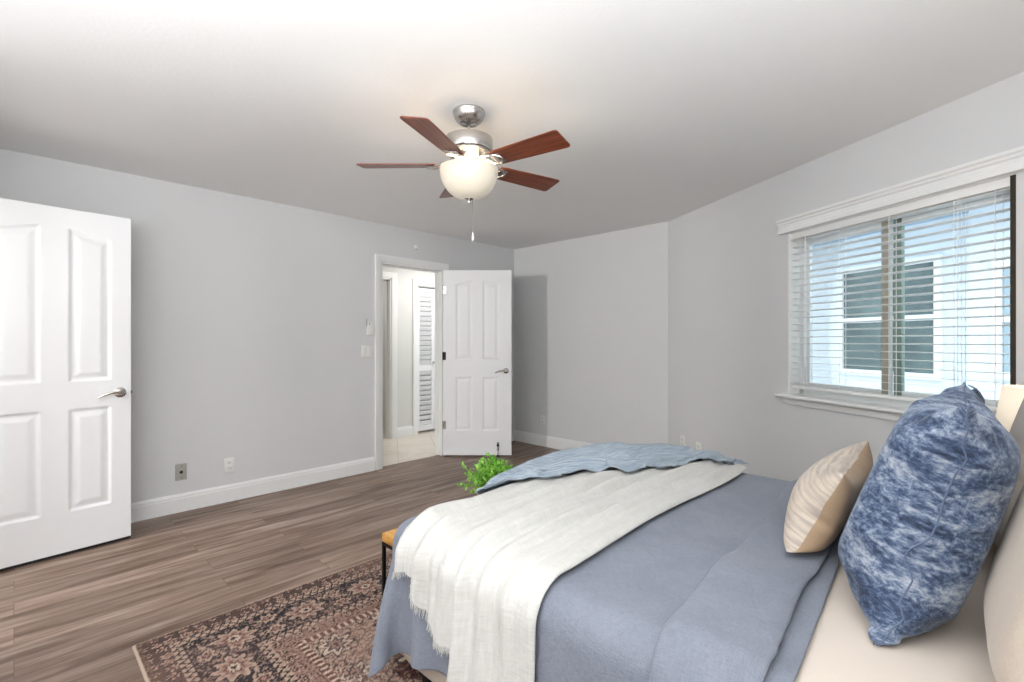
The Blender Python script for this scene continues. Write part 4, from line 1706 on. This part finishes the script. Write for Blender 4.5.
border(.145, .355, 'dark', main_border)
zigzag(.355, .395, 'tan', 'dark')
border(.395, .47, 'rose', lambda: (vines(wa, wb, 14, 121, .14, 'brown'), flower(wa, wb, .075, .026, 123, 5, ('dark', 'tan', 'rust', 'dark', 'cream'), .15)))
border(.47, .50, 'rust', lambda: paint(np.abs((along / .03) % 1 - .5) < .2, 'cream'))
# worn fading and fibre speckle
fade = np.clip(.07 + .22 * fbm(U * 3, V_ * 3, 131), 0, .5)[..., None]
colr = colr * (1 - fade) + pal['rose'] * fade
colr *= (1 + .13 * rng.normal(0, 1, U.shape + (1,)).clip(-1.5, 1.5))
edge_k = dist < .009
colr[edge_k] = pal['cream'] * .9
colr = np.clip(colr * .76, 0, 1)
N = nx * ny
RH = .011
top = np.stack([U + RX0, V_ + RY0, np.where(dist < .004, RH * .55, RH) + .0012 * rng.normal(0, 1, U.shape) * (dist > .01)], -1).reshape(-1, 3)
I = np.arange(N).reshape(nx, ny)
F = np.stack([I[:-1, :-1], I[1:, :-1], I[1:, 1:], I[:-1, 1:]], -1).reshape(-1, 4)
rim = np.concatenate([I[:, 0], I[-1, 1:], I[-2::-1, -1], I[0, -2:0:-1]])
bot = top[rim].copy(); bot[:, 2] = .0005
r2 = np.roll(np.arange(len(rim)), -1)
Fr = np.stack([rim, N + np.arange(len(rim)), N + r2, rim[r2]], -1)
allv = np.concatenate([top, bot]); allf = np.concatenate([F, Fr])
me = bpy.data.meshes.new('area_rug')
me.vertices.add(len(allv)); me.vertices.foreach_set('co', allv.astype(np.float32).ravel())
me.loops.add(allf.size); me.loops.foreach_set('vertex_index', allf.astype(np.int32).ravel())
me.polygons.add(len(allf)); me.polygons.foreach_set('loop_start', np.arange(0, allf.size, 4, dtype=np.int32))
me.update(calc_edges=True); me.validate()
att = me.color_attributes.new('pattern', 'FLOAT_COLOR', 'POINT')
ca = np.ones((len(allv), 4), np.float32); ca[:N, :3] = colr.reshape(-1, 3); ca[N:, :3] = pal['cream'] * .7
att.data.foreach_set('color', ca.ravel())
t = NT('rug_pile')
at = t.n('ShaderNodeVertexColor', layer_name='pattern')
v = t.coord()
t.bump(t.noise(v, 350, 3), .5, .004)
t.set(at.outputs['Color'], .95, 0, .1, .1)
me.materials.append(t.m)
rug = bpy.data.objects.new('area_rug', me); COL.objects.link(rug)
props(rug, 'worn brown and rose persian style rug under the bed', 'rug')
